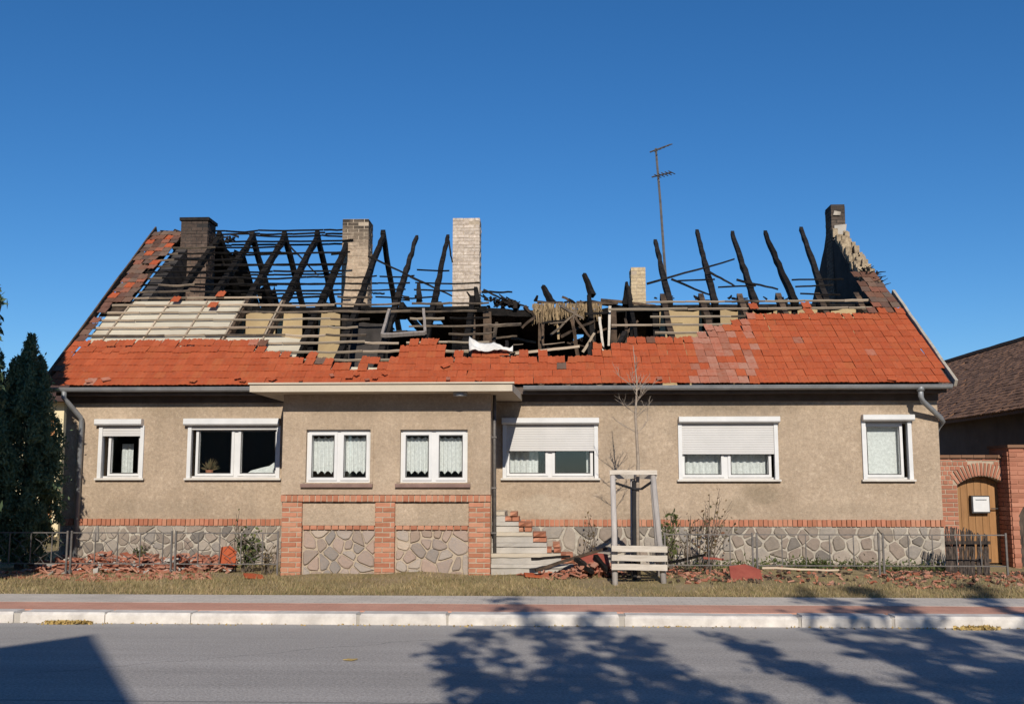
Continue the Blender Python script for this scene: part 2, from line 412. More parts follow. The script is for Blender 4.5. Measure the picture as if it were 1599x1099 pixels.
def paving(name, c1, c2, sx, sy, mort):
    m = NT(name)
    br = m.n.new('ShaderNodeTexBrick'); m.link(m.pos.outputs['Position'], br.inputs['Vector'])
    br.inputs['Scale'].default_value = 1.0; br.inputs['Brick Width'].default_value = sx; br.inputs['Row Height'].default_value = sy
    br.inputs['Mortar Size'].default_value = 0.006; br.inputs['Mortar Smooth'].default_value = 0.4
    br.inputs['Color1'].default_value = L(*c1); br.inputs['Color2'].default_value = L(*c2); br.inputs['Mortar'].default_value = L(*mort)
    col = m.mix(1.0, br.outputs[0], m.ramp(m.noise(1.3, 6, 0.7), [(0.3, 0.85), (0.7, 1.12)]), 'MULTIPLY')
    col = m.mix(1.0, col, m.ramp(m.noise(50, 3, 0.8), [(0.25, 0.8), (0.75, 1.15)]), 'MULTIPLY')
    return m.finish(col, 0.92, m.math('SUBTRACT', m.noise(60, 3), br.outputs['Fac']), 0.4, 0.005, 0.2)
M['paver_grey'] = paving('paver_grey', (0.50,0.445,0.385), (0.55,0.49,0.42), 0.2, 0.1, (0.40,0.35,0.30))
M['paver_red'] = paving('paver_red', (0.52,0.26,0.185), (0.56,0.295,0.21), 0.2, 0.1, (0.44,0.26,0.19))

# ------------------------------------------------------------------ key dimensions
YW, YP = 17.6, 16.0                    # main front wall, porch front
YE, YR = 17.2, 22.8                    # eave edge, ridge
ZG = 0.20                              # yard level at the house
ZE = 0.5*(at(65, 603, YE).z + at(1490, 597, YE).z)
ZR = 0.5*(at(245, 358, YR).z + at(1316, 345, YR).z)
AL = math.atan2(ZR-ZE, YR-YE); CA, SA = math.cos(AL), math.sin(AL)
SLEN = (YR-YE)/CA
XL0, XL1 = at(65, 603, YE).x, at(245, 358, YR).x
XR0, XR1 = at(1490, 597, YE).x, at(1316, 345, YR).x
WXL, WXR = at(100, 720, YW).x, at(1468, 720, YW).x     # house corners
YB = 2*YR - YW                          # rear wall

def sl(x, s, n=0.0): return Vector((x, YE+s*CA-n*SA, ZE+s*SA+n*CA))
def slr(x, s, n=0.0): return Vector((x, 2*YR-YE-s*CA+n*SA, ZE+s*SA+n*CA))     # rear slope
def xl(s): return XL0+(XL1-XL0)*s/SLEN
def xr(s): return XR0+(XR1-XR0)*s/SLEN

# ------------------------------------------------------------------ ground, road, pavement, kerb
g = MB(); g.quad((-2500,-2500,-0.05),(2500,-2500,-0.05),(2500,2500,-0.05),(-2500,2500,-0.05))
tag(g.build('ground', M['earth']), kind='structure')
YK0, YK1, YRED, YGREY = 11.88, 12.16, 12.88, 13.74
road = MB()
road.quad((-140,-2.2,0),(140,-2.2,0),(140,YK0+0.05,0),(-140,YK0+0.05,0))
tag(road.build('road', M['asphalt']), kind='structure')
pv = MB(); pv.box(-140, 140, YRED, YGREY, -0.04, 0.122)
tag(pv.build('pavement', M['paver_grey']), kind='structure')
pv = MB(); pv.box(-140, 140, YK1, YRED-0.002, -0.04, 0.120)
tag(pv.build('pavement_red_strip', M['paver_red']), kind='structure')
kb = MB(); kb.box(-140, 140, YK0+0.02, YK1-0.003, -0.04, 0.108)
kerb = tag(kb.build('kerb', M['concrete']), kind='structure')
ks = MB(); b = 0.012
x0, x1, y0, y1, z0, z1 = -0.4975, 0.4975, YK0, YK1-0.004, -0.03, 0.12
ks.hexa([(x0,y0,z0),(x1,y0,z0),(x1,y1,z0),(x0,y1,z0),(x0,y0-0.0,z1-0.03),(x1,y0,z1-0.03),(x1,y1,z1-0.03),(x0,y1,z1-0.03)])
ks.v = ks.v[:8]; ks.f = [f for f in ks.f if f != (4,5,6,7)]
k = ks.verts([(x0+b,y0+0.03,z1),(x1-b,y0+0.03,z1),(x1-b,y1,z1),(x0+b,y1,z1)])
ks.f += [(4,5,k+1,k),(5,6,k+2,k+1),(6,7,k+3,k+2),(7,4,k,k+3),(k,k+1,k+2,k+3)]
kme = ks.mesh('kerb_stone', M['granite'])
for i in range(-12, 13):
    add('kerb_stone', kme, kerb, (i+0.27, R.uniform(-0.004,0.004), R.uniform(-0.006,0.004)), (0, 0, R.uniform(-0.004,0.004)))
kb = MB(); kb.box(-140, 140, -2.5, -2.2, -0.04, 0.12)
tag(kb.build('kerb', M['granite']), kind='structure')
pv = MB(); pv.box(-140, 140, -6.0, -2.5, -0.04, 0.118)
tag(pv.build('pavement', M['paver_grey']), kind='structure')

def gz(x, y):        # height of the yard and verge
    t = min(1.0, max(0.0, (y-YGREY)/2.0))
    return 0.10 + 0.10*t + 0.02*math.sin(x*1.7+y*2.3)*min(1, max(0,(y-YGREY)*2)) + 0.015*math.sin(x*4.1-y*3.7)*t

def ground_sheet(name, xs, ys):
    V = []; Fq = []
    nx, ny = len(xs), len(ys)
    for y in ys:
        for x in xs: V.append((x, y, gz(x, y)))
    for j in range(ny-1):
        for i in range(nx-1): Fq.append((j*nx+i, j*nx+i+1, (j+1)*nx+i+1, (j+1)*nx+i))
    me = mesh_np(name, np.array(V), np.array(Fq), M['earth'])
    return tag(add(name, me), kind='structure')
xs = [-140,-60,-30,-18] + [-12+i*0.25 for i in range(97)] + [18,30,60,140]
ys = [YGREY-0.01+i*0.12 for i in range(34)] + [18.5, 22, 30, 45, 80]
ground_sheet('verge', xs, ys)

# ------------------------------------------------------------------ the burnt house
house = thing('burnt_house', 'long beige farmhouse with its tiled roof burnt open to charred rafters', 'house', (-0.8, YW, ZG))

def P(px, py, Y=YW): return at(px, py, Y)
soots = [
    ((P(1135,632).x, YW, P(1135,632).z), (1.25, None, 0.26), 0.9, 0.55, (0.15,0.12,0.085)),
    ((P(1190,772).x, YW, P(1190,772).z), (0.42, None, 0.20), 0.8, 0.5, (0.19,0.15,0.10)),
    ((P(1150,790).x, YW, P(1150,790).z), (0.25, None, 0.18), 0.8, 0.35, (0.19,0.15,0.10)),
    ((P(1400,633).x, YW, P(1400,633).z), (0.7, None, 0.16), 0.9, 0.4, (0.18,0.14,0.10)),
    ((P(1130,655).x, YW, P(1130,655).z), (1.5, None, 0.5), 1.2, 0.35, (0.22,0.175,0.13)),
    ((P(960,700).x, YW, P(960,700).z), (0.3, None, 0.7), 1.0, 0.25, (0.24,0.19,0.14)),
    ((P(250,790).x, YW, P(250,790).z), (1.1, None, 0.16), 0.9, 0.3, (0.25,0.20,0.145)),
    ((P(520,765,YP).x, YP, P(520,765,YP).z), (0.9, None, 0.14), 0.9, 0.3, (0.25,0.20,0.145)),
    ((P(1000,632).x, YW, P(1000,632).z), (0.9, None, 0.22), 0.9, 0.35, (0.20,0.155,0.11)),
    ((P(300,640).x, YW, P(300,640).z), (1.6, None, 0.2), 0.9, 0.22, (0.24,0.19,0.135)),
    ((P(850,790).x, YW, P(850,790).z), (0.7, None, 0.2), 0.8, 0.35, (0.47,0.40,0.31)),
    ((P(1320,795).x, YW, P(1320,795).z), (0.9, None, 0.12), 0.8, 0.3, (0.27,0.21,0.15)),
    ((P(610,640,YP).x, YP, P(610,640,YP).z), (1.8, None, 0.14), 0.9, 0.3, (0.26,0.205,0.145)),
]
M['render'] = render_mat('roughcast_render', soots)

# windows: (px0, px1, py0, py1) opening in the wall
WIN = [
    dict(o=(155,224,665,746), Y=YW, panes=[(166,220)], box=(152,225,654), sh=681, side=1),
    dict(o=(294,437,665,746), Y=YW, panes=[(303,365),(369,434)], box=(290,438,653), sh=671, side=1),
    dict(o=(478,578,671,753), Y=YP, panes=[(480,527),(530,577)], box=None, sh=None, side=0),
    dict(o=(625,730,671,753), Y=YP, panes=[(627,675),(679,728)], box=None, sh=None, side=0),
    dict(o=(786,933,663,746), Y=YW, panes=[(790,857),(861,927)], box=(784,935,652), sh=704, side=0),
    dict(o=(1060,1214,661,748), Y=YW, panes=[(1064,1132),(1136,1206)], box=(1059,1216,650), sh=709, side=0),
    dict(o=(1347,1423,658,748), Y=YW, panes=[(1350,1413)], box=(1345,1425,647), sh=None, side=0),
]
for wd in WIN:
    a, b_, c, d = wd['o']; m_ = 0.5*(c+d); n_ = 0.5*(a+b_)
    wd['X0'], wd['X1'] = at(a, m_, wd['Y']).x, at(b_, m_, wd['Y']).x
    wd['Z1'], wd['Z0'] = at(n_, c, wd['Y']).z, at(n_, d, wd['Y']).z

def wall_with_holes(mb, x0, x1, z0, z1, y0, y1, holes):
    xs = sorted(set([x0, x1] + [h[i] for h in holes for i in (0,1)]))
    zs = sorted(set([z0, z1] + [h[i] for h in holes for i in (2,3)]))
    for i in range(len(xs)-1):
        # merge vertically where nothing is cut out
        run = None
        for j in range(len(zs)-1):
            cx, cz = (xs[i]+xs[i+1])/2, (zs[j]+zs[j+1])/2
            hole = any(h[0] < cx < h[1] and h[2] < cz < h[3] for h in holes)
            if hole:
                if run is not None: mb.box(xs[i], xs[i+1], y0, y1, run, zs[j]); run = None
            elif run is None: run = zs[j]
        if run is not None: mb.box(xs[i], xs[i+1], y0, y1, run, zs[-1])

ZT = ZE - 0.02                                        # top of the ground floor wall
ZBAND = P(1300, 822).z                                # bottom of the brick band on the main wall
ZB1 = P(1300, 811).z
PXL, PXR = at(441, 700, YP).x, at(766, 700, YP).x     # porch sides
ZS0, ZS1 = 2.985, 3.10                                # porch roof slab
mainholes = [(q['X0'], q['X1'], q['Z0'], q['Z1']) for q in WIN if q['Y'] == YW]
m = MB(); wall_with_holes(m, WXL, WXR, ZB1, ZT, YW, YW+0.34, mainholes)
wall = m.build('front_wall', M['render'], house)
m = MB(); m.box(WXL, WXR, YB-0.34, YB, ZG-0.3, ZT); m.build('rear_wall', M['render'], house)
m = MB(); m.box(WXL, WXL+0.34, YW+0.342, YB-0.342, ZG-0.3, ZT); m.build('side_wall', M['render'], house)
m = MB(); m.box(WXR-0.34, WXR, YW+0.342, YB-0.342, ZG-0.3, ZT); m.build('side_wall', M['render'], house)
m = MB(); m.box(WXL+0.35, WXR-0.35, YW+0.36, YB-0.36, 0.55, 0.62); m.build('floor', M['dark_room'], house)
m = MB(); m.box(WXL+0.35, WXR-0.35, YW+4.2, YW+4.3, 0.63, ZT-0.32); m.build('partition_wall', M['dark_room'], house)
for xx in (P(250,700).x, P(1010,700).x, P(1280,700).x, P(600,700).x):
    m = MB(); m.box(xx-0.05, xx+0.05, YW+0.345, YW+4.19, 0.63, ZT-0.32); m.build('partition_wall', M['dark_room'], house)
m = MB(); m.box(WXL+0.001, WXR-0.001, YW+0.35, YB-0.35, ZT-0.30, ZT-0.06); m.build('attic_floor', M['char_brown'], house)

# ---- plinth, brick band
def brick_mesh(name, w, h, d, mat, seed):
    r = random.Random(seed); mb = MB(); e = 0.006
    j = lambda: r.uniform(-0.003, 0.003)
    f = [(-w/2+e+j(), 0+j(), -h/2+e+j()), (w/2-e+j(), 0+j(), -h/2+e+j()), (w/2-e+j(), 0+j(), h/2-e+j()), (-w/2+e+j(), 0+j(), h/2-e+j())]
    bk = [(-w/2, e, -h/2), (w/2, e, -h/2), (w/2, e, h/2), (-w/2, e, h/2)]
    bb = [(-w/2, d, -h/2), (w/2, d, -h/2), (w/2, d, h/2), (-w/2, d, h/2)]
    n = mb.verts(f+bk+bb)
    mb.f.append((0,1,2,3))
    for k in range(4):
        mb.f.append((k, (k+1)%4, 4+(k+1)%4, 4+k)); mb.f.append((4+k, 4+(k+1)%4, 8+(k+1)%4, 8+k))
    return mb.mesh(name, mat)
BR = {}
def brick_at(x, z, y, w, h, parent, mat='brick', d=0.05, rot=0.0, count=[0]):
    """one brick with its front face at y, centred on x, z"""
    count[0] += 1
    key = (mat, count[0] % 4)
    if key not in BR: BR[key] = brick_mesh('brick', 0.24, 0.065, 0.05, M[mat], 50+count[0])
    return add('brick', BR[key], parent, (x, y+R.uniform(-0.004,0.004), z), (0, rot+R.uniform(-0.012,0.012), 0), (w/0.24, d/0.05, h/0.065))

def brick_field(x0, x1, z0, z1, y, parent, mat='brick', L_=0.24, H_=0.077, keep=None, d=0.05):
    n = max(1, round((z1-z0)/H_)); H = (z1-z0)/n; j = 0.012
    for i in range(n):
        z = z0+(i+0.5)*H
        x = x0 - (0 if i % 2 == 0 else (L_+j)/2)
        while x < x1-0.02:
            a, b = max(x, x0), min(x+L_, x1)
            if b-a > 0.03 and (keep is None or keep((a+b)/2, z)):
                brick_at((a+b)/2, z, y, b-a, H-j, parent, mat, d)
            x += L_+j

def rowlock(x0, x1, z0, z1, y, parent, mat='brick', wd=0.072, d=0.06, joined=None):
    n = round((x1-x0)/(wd+0.01)); W = (x1-x0)/n
    for i in range(n):
        x = x0+(i+0.5)*W
        if joined is None: brick_at(x, (z0+z1)/2, y, W-0.012, z1-z0-0.006, parent, mat, d)
        else:
            t = R.uniform(-0.008, 0.006); t2 = R.uniform(-0.006, 0.006)
            joined.box(x-W/2+0.006, x+W/2-0.006, y+t, y+d, z0+0.003+t2*0.5, z1-0.003+t2*0.5)

def clip(poly, p, n):      # keep the side where (q-p).n <= 0
    out = []
    for i in range(len(poly)):
        a, b = poly[i], poly[(i+1) % len(poly)]
        da = (a[0]-p[0])*n[0]+(a[1]-p[1])*n[1]; db = (b[0]-p[0])*n[0]+(b[1]-p[1])*n[1]
        if da <= 0: out.append(a)
        if (da < 0 < db) or (db < 0 < da):
            t = da/(da-db); out.append((a[0]+t*(b[0]-a[0]), a[1]+t*(b[1]-a[1])))
    return out

def fieldstones(x0, x1, z0, z1, size, y, parent, mat, gap=0.014, depth=0.05, mount=0.03, aspect=1.25, skip=0.0):
    r = random.Random(int(abs(x0)*1000)+3)
    nx = max(2, round((x1-x0)/(size*aspect))); nz = max(2, round((z1-z0)/size))
    pts = []
    for j in range(nz):
        for i in range(nx):
            pts.append((x0+(i+0.5+0.5*(j%2)-0.25+r.uniform(-0.44,0.44))*(x1-x0)/nx, z0+(j+0.5+r.uniform(-0.42,0.42))*(z1-z0)/nz))
    pts = [p for p in pts if r.random() > 0.18]
    for k, p in enumerate(pts):
        if r.random() < skip: continue
        poly = [(x0,z0),(x1,z0),(x1,z1),(x0,z1)]
        gp = gap*r.uniform(0.4, 1.5)
        for q in pts:
            if q is p: continue
            dx, dz = q[0]-p[0], q[1]-p[1]; d = math.hypot(dx, dz)
            if d > 4*size: continue
            n = (dx/d, dz/d)
            poly = clip(poly, ((p[0]+q[0])/2-n[0]*gp, (p[1]+q[1])/2-n[1]*gp), n)
            if len(poly) < 3: break
        if len(poly) < 3: continue
        for _ in range(1):       # round the corners
            new = []
            for i in range(len(poly)):
                a, b = poly[i], poly[(i+1) % len(poly)]
                new += [(a[0]*.82+b[0]*.18, a[1]*.82+b[1]*.18), (a[0]*.18+b[0]*.82, a[1]*.18+b[1]*.82)]
            poly = new
        if len(poly) > 14: poly = poly[::2]
        cx = sum(a for a, b in poly)/len(poly); cz = sum(b for a, b in poly)/len(poly)
        if max(abs(a-cx) for a, b in poly) < 0.03: continue
        mb = MB(); N = len(poly)
        wob = [1+r.uniform(-0.08, 0.05) for _ in poly]
        ring = lambda sc_, yy: mb.verts([((a-cx)*sc_*wb, yy+r.uniform(-.004,.004), (b-cz)*sc_*wb) for (a, b), wb in zip(poly, wob)])
        r0 = ring(1.0, 0.004); r1 = ring(0.97, -mount*0.6); r2 = ring(0.84, -mount-r.uniform(-.004,0.008))
        for A, B in ((r0, r1), (r1, r2)):
            for i in range(N): mb.f.append((A+i, A+(i+1)%N, B+(i+1)%N, B+i))
        mb.f.append(tuple(r2+i for i in range(N)))
        add('stone', mb.mesh('stone', M[mat], smooth=False), parent, (cx, y, cz))

ZPB = ZG-0.25
m = MB(); m.box(WXL, WXR, YW-0.02, YW+0.34, ZPB, ZBAND-0.001); plinth = m.build('plinth', M['mortar_white'], house)
fieldstones(P(98,850).x, P(439,850).x, 0.12, ZBAND-0.005, 0.15, YW-0.02, plinth, 'stone_grey', 0.010, mount=.022, aspect=1.35)
fieldstones(P(805,850).x, P(1469,850).x, 0.12, ZBAND-0.005, 0.165, YW-0.02, plinth, 'stone_grey', 0.012, mount=.022, aspect=1.35)
band = MB(); band.box(WXL, WXR, YW-0.012, YW+0.33, ZBAND, ZB1-0.001)
bandp = band.build('brick_band', M['mortar'], house)
rb = MB()
rowlock(WXL, PXL-0.02, ZBAND, ZB1, YW-0.045, bandp, 'brick', 0.072, 0.05, rb)
rowlock(P(806,815).x, WXR+0.02, ZBAND, ZB1, YW-0.045, bandp, 'brick', 0.072, 0.05, rb)
tag(rb.build('band_bricks', M['brick'], bandp), kind='stuff')

# ---- porch
zp = lambda py: at(603, py, YP).z
m = MB()
ph = [(q['X0'], q['X1'], q['Z0'], q['Z1']) for q in WIN if q['Y'] == YP]
wall_with_holes(m, PXL, PXR, zp(772), ZS0-0.001, YP, YP+0.3, ph)
m.box(PXL, PXL+0.25, YP+0.301, YW-0.002, ZPB, ZS0-0.001)
DY0, DY1 = YP+0.42, YW-0.12                       # doorway in the right-hand porch wall
m.box(PXR-0.25, PXR, YP+0.301, DY0, ZPB, ZS0-0.001); m.box(PXR-0.25, PXR, DY1, YW-0.002, ZPB, ZS0-0.001)
m.box(PXR-0.25, PXR, DY0, DY1, ZPB, 1.14); m.box(PXR-0.25, PXR, DY0, DY1, 2.86, ZS0-0.001)
porch = m.build('porch', M['render'], house)
m = MB(); m.box(PXR-0.16, PXR-0.11, DY0+0.001, DY1-0.001, 1.141, 2.859); dr = m.build('door', M['dark_wood'], house)
m = MB(); m.tube([(PXR-0.10, DY0+0.14, 2.05), (PXR-0.05, DY0+0.14, 2.05), (PXR-0.05, DY0+0.26, 2.05)], 0.012); m.build('handle', M['zinc'], dr)
m = MB(); m.box(PXL+0.26, PXR-0.26, YP+0.31, YW-0.01, 1.0, 1.13); m.build('porch_floor', M['dark_room'], house)
m = MB(); m.box(PXL+0.01, PXR-0.01, YP+0.03, YP+0.3, ZPB, zp(772)-0.001)
for a, b in ((440.5,472),(586,617),(732,766)):
    m.box(at(a,830,YP).x+.008, at(b,830,YP).x-.008, YP-.04, YP+.0295, ZPB, zp(784))
m.box(at(440.5,777,YP).x+.012, at(766,777,YP).x-.012, YP-.058, YP+.0295, zp(783), zp(773.5)); core = m.build('porch_base', M['mortar'], house)
m = MB()
for a, b in ((472,586),(617,732)):
    m.box(at(a,800,YP).x, at(b,800,YP).x, YP-0.005, YP+0.029, zp(820), zp(785))
m.build('render_panel', M['render'], core)
for a, b in ((440.5,472),(586,617),(732,766)):
    brick_field(at(a,830,YP).x, at(b,830,YP).x, 0.14, zp(784), YP-0.05, core, 'brick', 0.235, 0.077, None, 0.1)
rowlock(at(439.5,777,YP).x, at(767,777,YP).x, zp(783.5), zp(772.5), YP-0.07, core, 'brick', 0.082, 0.12)
for a, b in ((472,586),(617,732)):
    rowlock(at(a,823,YP).x+0.01, at(b,823,YP).x-0.01, zp(827), zp(820), YP-0.02, core, 'brick', 0.1, 0.05)
    fieldstones(at(a,860,YP).x+0.01, at(b,860,YP).x-0.01, 0.08, zp(828), 0.155, YP+0.03, core, 'stone_warm', 0.009, mount=0.026, aspect=1.3)
SX0, SX1 = at(390, 602, YP-0.5).x, at(800, 602, YP-0.5).x
m = MB()
m.hexa([(SX0,YP-0.5,ZS0),(SX1,YP-0.5,ZS0),(SX1+0.09,YW-0.001,ZS0),(SX0,YW-0.001,ZS0),(SX0,YP-0.5,ZS1),(SX1,YP-0.5,ZS1),(SX1+0.09,YW-0.001,ZS1),(SX0,YW-0.001,ZS1)])
porch_roof = m.build('porch_roof_slab', M['slab'], house)
m = MB(); m.box(SX0-0.02, SX1+0.03, YP-0.53, YP-0.40, ZS1, ZS1+0.025); m.build('drip_edge', M['slab'], porch_roof)
m = MB(); lx = at(717,606,YP-0.5).x; m.tube([(lx, YP-0.30, ZS0-0.06), (lx, YP-0.30, ZS0+0.01)], 0.11, 12); m.build('ceiling_lamp', M['zinc'], porch_roof)
# rain pipe down the right-hand corner of the porch
m = MB(); xx = PXR+0.045
m.tube([(xx, YP+0.26, ZS0), (xx, YP+0.26, 2.2), (xx+0.01, YP+0.26, 0.3)], 0.028, 8); pp = m.build('rain_pipe', M['iron'], house, True)
for zz in (0.8, 1.5, 2.3):
    m = MB(); m.box(xx-0.05, xx+0.036, YP+0.22, YP+0.30, zz, zz+0.025); m.build('pipe_bracket', M['iron'], pp)

# ---- windows
def curtain(parent, x0, x1, z0, z1, y, folds=9, scallop=0.0, amp=0.02, name='curtain'):
    nx, nz = 48, 8; V = []; Fq = []
    ph = R.uniform(0, 6)
    for i in range(nx+1):
        t = i/nx
        for j in range(nz+1):
            u = j/nz
            zb = z0 + (scallop*abs(math.sin(t*math.pi*4)) if scallop else 0)
            zt = z1 - (scallop*0.6*abs(math.sin(t*math.pi*4)) if scallop else 0)
            V.append((x0+(x1-x0)*t, y+amp*math.sin(t*folds*2*math.pi+ph+0.4*math.sin(u*3))*(0.5+0.5*(1-u)), zb+(zt-zb)*u))
    for i in range(nx):
        for j in range(nz): Fq.append((i*(nz+1)+j, (i+1)*(nz+1)+j, (i+1)*(nz+1)+j+1, i*(nz+1)+j+1))
    me = mesh_np(name, np.array(V), np.array(Fq), M['curtain'])
    for p in me.polygons: p.use_smooth = True
    return add(name, me, parent)

for wi, q in enumerate(WIN):
    X0, X1, Z0, Z1, Y = q['X0'], q['X1'], q['Z0'], q['Z1'], q['Y']
    yf = Y+0.07 if q['box'] else Y+0.06
    m = MB(); m.frame(X0, X1, Z0, Z1, yf, yf+0.08, 0.035 if not q['box'] else 0.03)
    if len(q['panes']) == 2:
        xm = 0.5*(at(q['panes'][0][1],705,Y).x+at(q['panes'][1][0],705,Y).x); m.box(xm-0.035, xm+0.035, yf+0.001, yf+0.079, Z0+0.03, Z1-0.03)
    win = m.build('window', M['pvc'], house)
    for (a, b) in q['panes']:
        xa, xb = at(a,705,Y).x+0.012, at(b,705,Y).x-0.012
        za, zb = Z0+0.032, Z1-0.032
        t = 0.058
        m = MB(); m.frame(xa, xb, za, zb, yf-0.018, yf+0.05, t); m.build('sash', M['pvc'], win)
        m = MB(); m.box(xa+t-0.004, xb-t+0.004, yf+0.014, yf+0.026, za+t-0.004, zb-t+0.004); m.build('pane', M['glass'], win)
        m = MB(); m.frame(xa+t-0.012, xb-t+0.012, za+t-0.012, zb-t+0.012, yf-0.021, yf-0.0185, 0.012); m.build('gasket', M['iron_dark'], win)
    m = MB()
    if Y == YW:
        m.box(X0-0.04, X1+0.04, Y-0.07, yf-0.005, Z0-0.035, Z0-0.003); m.build('sill', M['sill_grey'], win)
    else:
        m.box(X0-0.07, X1+0.05, Y-0.06, yf-0.005, Z0-0.075, Z0-0.02); m.build('sill', M['sill_brown'], win)
        m = MB()     # raised render surround
        m.box(X0-0.05, X0-0.002, Y-0.015, Y+0.01, Z0, Z1+0.05); m.box(X1+0.002, X1+0.05, Y-0.015, Y+0.01, Z0, Z1+0.05); m.box(X0-0.002, X1+0.002, Y-0.015, Y+0.01, Z1+0.004, Z1+0.05)
        m.build('surround', M['render'], win)
    if q['box']:
        a, b, c = q['box']; xa, xb = at(a,660,Y).x, at(b,660,Y).x; zt = at((a+b)/2, c, Y-0.1).z
        m = MB()    # roller box with a chamfered lower front edge
        prof = [(Y+0.06, Z1+0.005), (Y-0.10, Z1+0.005), (Y-0.13, Z1+0.03), (Y-0.13, zt-0.01), (Y-0.11, zt), (Y+0.06, zt)]
        m.prism(prof, lambda yy, zz: (xa, yy, zz), lambda yy, zz: (xb, yy, zz)); m.build('shutter_box', M['pvc'], win)
        for (u0, u1) in ((X0-0.01, X0+0.055), (X1-0.055, X1+0.01)):
            m = MB(); m.box(u0, u1, Y-0.035, Y+0.045, Z0-0.002, Z1+0.004); m.build('guide_rail', M['pvc'], win)
        if q['sh']:
            zsh = at((a+b)/2, q['sh'], Y).z; h = 0.04; n = max(2, round((Z1-zsh)/h)); h = (Z1-zsh)/n
            V = []; mb = MB()
            for k in range(n):
                z_a = zsh+k*h
                pr = [(Y-0.010, z_a+0.0005), (Y-0.013, z_a+0.005), (Y-0.013, z_a+h-0.006), (Y-0.010, z_a+h-0.001), (Y+0.008, z_a+h-0.001), (Y+0.008, z_a+0.0005)]
                mb.prism(pr, lambda yy, zz: (X0+0.056, yy, zz), lambda yy, zz: (X1-0.056, yy, zz))
            mb.build('roller_shutter', M['shutter'], win)
    # what hangs behind the panes
    if Y == YP:
        for (a, b) in q['panes']:
            curtain(win, at(a,705,Y).x+0.03, at(b,705,Y).x-0.03, Z0+0.13, Z1-0.10, yf+0.13, 7, 0.05, 0.018)
    elif wi == 0:
        curtain(win, P(176,700).x, P(194,700).x, Z0+0.02, Z1-0.3, yf+0.32, 2, 0, 0.02)  # pale strip added in place of the lit opening deep in the room
    elif wi == 4:
        curtain(win, P(794,700).x, P(840,700).x, Z0+0.02, Z1-0.1, yf+0.2, 5)
        curtain(win, P(916,700).x, P(926,700).x, Z0+0.02, Z1-0.1, yf+0.2, 1)
    elif wi == 5:
        curtain(win, P(1066,700).x, P(1136,700).x, Z0+0.02, Z1-0.1, yf+0.16, 7); curtain(win, P(1140,700).x, P(1204,700).x, Z0+0.02, Z1-0.1, yf+0.16, 6)
    elif wi == 6:
        curtain(win, P(1350,700).x, P(1412,700).x, Z0+0.03, Z1-0.04, yf+0.12, 1, 0, 0.004, 'blind')

# things standing behind the second window
m = MB(); zs = WIN[1]['Z0']+0.03
pc = P(328, 735, YW+0.3)
pl = thing('house_plant', 'small potted plant standing inside the wide window next to the porch', 'plant', (pc.x, YW+0.27, zs))
m = MB(); m.tube([(pc.x,YW+0.27,zs-0.05),(pc.x,YW+0.27,zs+0.11)], lambda t: 0.05+0.02*t, 10); m.build('pot', M['brick'], pl)
V = []; Fq = []
for i in range(60):
    a = R.uniform(0, 6.3); e = R.uniform(0.1, 1.3); l = R.uniform(0.1, 0.26); c = Vector((pc.x, YW+0.27, zs+0.1))
    t = c+Vector((math.cos(a)*math.cos(e), 0.5*math.sin(a)*math.cos(e), math.sin(e)))*l; s_ = Vector((math.sin(a), 0, math.cos(a)))*0.02
    mid = (c+t)/2; n = len(V); V += [c, mid+s_, t, mid-s_]; Fq.append((n, n+1, n+2, n+3))
add('foliage', mesh_np('foliage', np.array([tuple(v) for v in V]), np.array(Fq), M['dry_leaf']), pl)
m = MB(); y_ = YW+0.3
m.prism([(P(378,742,y_).x, zs-0.02), (P(392,738,y_).x, zs+0.10), (P(408,735,y_).x, zs+0.15), (P(420,728,y_).x, zs+0.18), (P(434,715,y_).x, zs+0.30), (P(436,742,y_).x, zs-0.02)],
        lambda a, b: (a, y_-0.03+0.3*(b-zs), b), lambda a, b: (a, y_+0.05+0.3*(b-zs), b))
cl = m.build('white_cloth', M['curtain']); tag(cl, 'crumpled white cloth heaped behind the wide window next to the porch', 'cloth')

# ---- eaves: soffit, fascia, gutter, downpipes
m = MB(); m.box(WXL-0.05, WXR+0.05, YE+0.08, YE+0.11, ZE-0.16, ZE-0.03); roof = m.build('roof', M['soffit'], house)
m = MB(); m.box(WXL-0.02, WXR+0.02, YE+0.112, YW-0.002, ZE-0.15, ZE-0.13); m.build('soffit', M['soffit'], roof)
m = MB(); m.box(WXL-0.01, WXR+0.01, YW-0.035, YW-0.001, ZE-0.27, ZE-0.151); m.build('eave_shade_strip', M['soffit'], roof)  # dark strip puts the shade under the eave into the colour
def gutter(xa, xb, name='gutter'):
    mb = MB(); n = 7; yc, zc, r = YE-0.01, ZE-0.045, 0.065
    for x in (xa, xb):
        for rr in (r, r-0.006):
            mb.verts([(x, yc-rr*math.cos(math.pi*i/n), zc-rr*math.sin(math.pi*i/n)) for i in range(n+1)])
    k = n+1
    for i in range(n):
        mb.f += [(i, i+1, 2*k+i+1, 2*k+i), (k+i, k+i+1, 3*k+i+1, 3*k+i), (i, i+1, k+i+1, k+i), (2*k+i, 2*k+i+1, 3*k+i+1, 3*k+i)]
    mb.f += [(0, k, 3*k, 2*k), (n, k+n, 3*k+n, 2*k+n)]
    mb.tube([(xa, yc-r, zc+0.003), (xb, yc-r, zc+0.003)], 0.010, 6)
    return mb.build(name, M['zinc'], house)
gutter(XL0+0.05, SX0-0.02); gutter(SX1+0.12, XR0-0.05)
m = MB(); ox = P(1437,605,YE).x
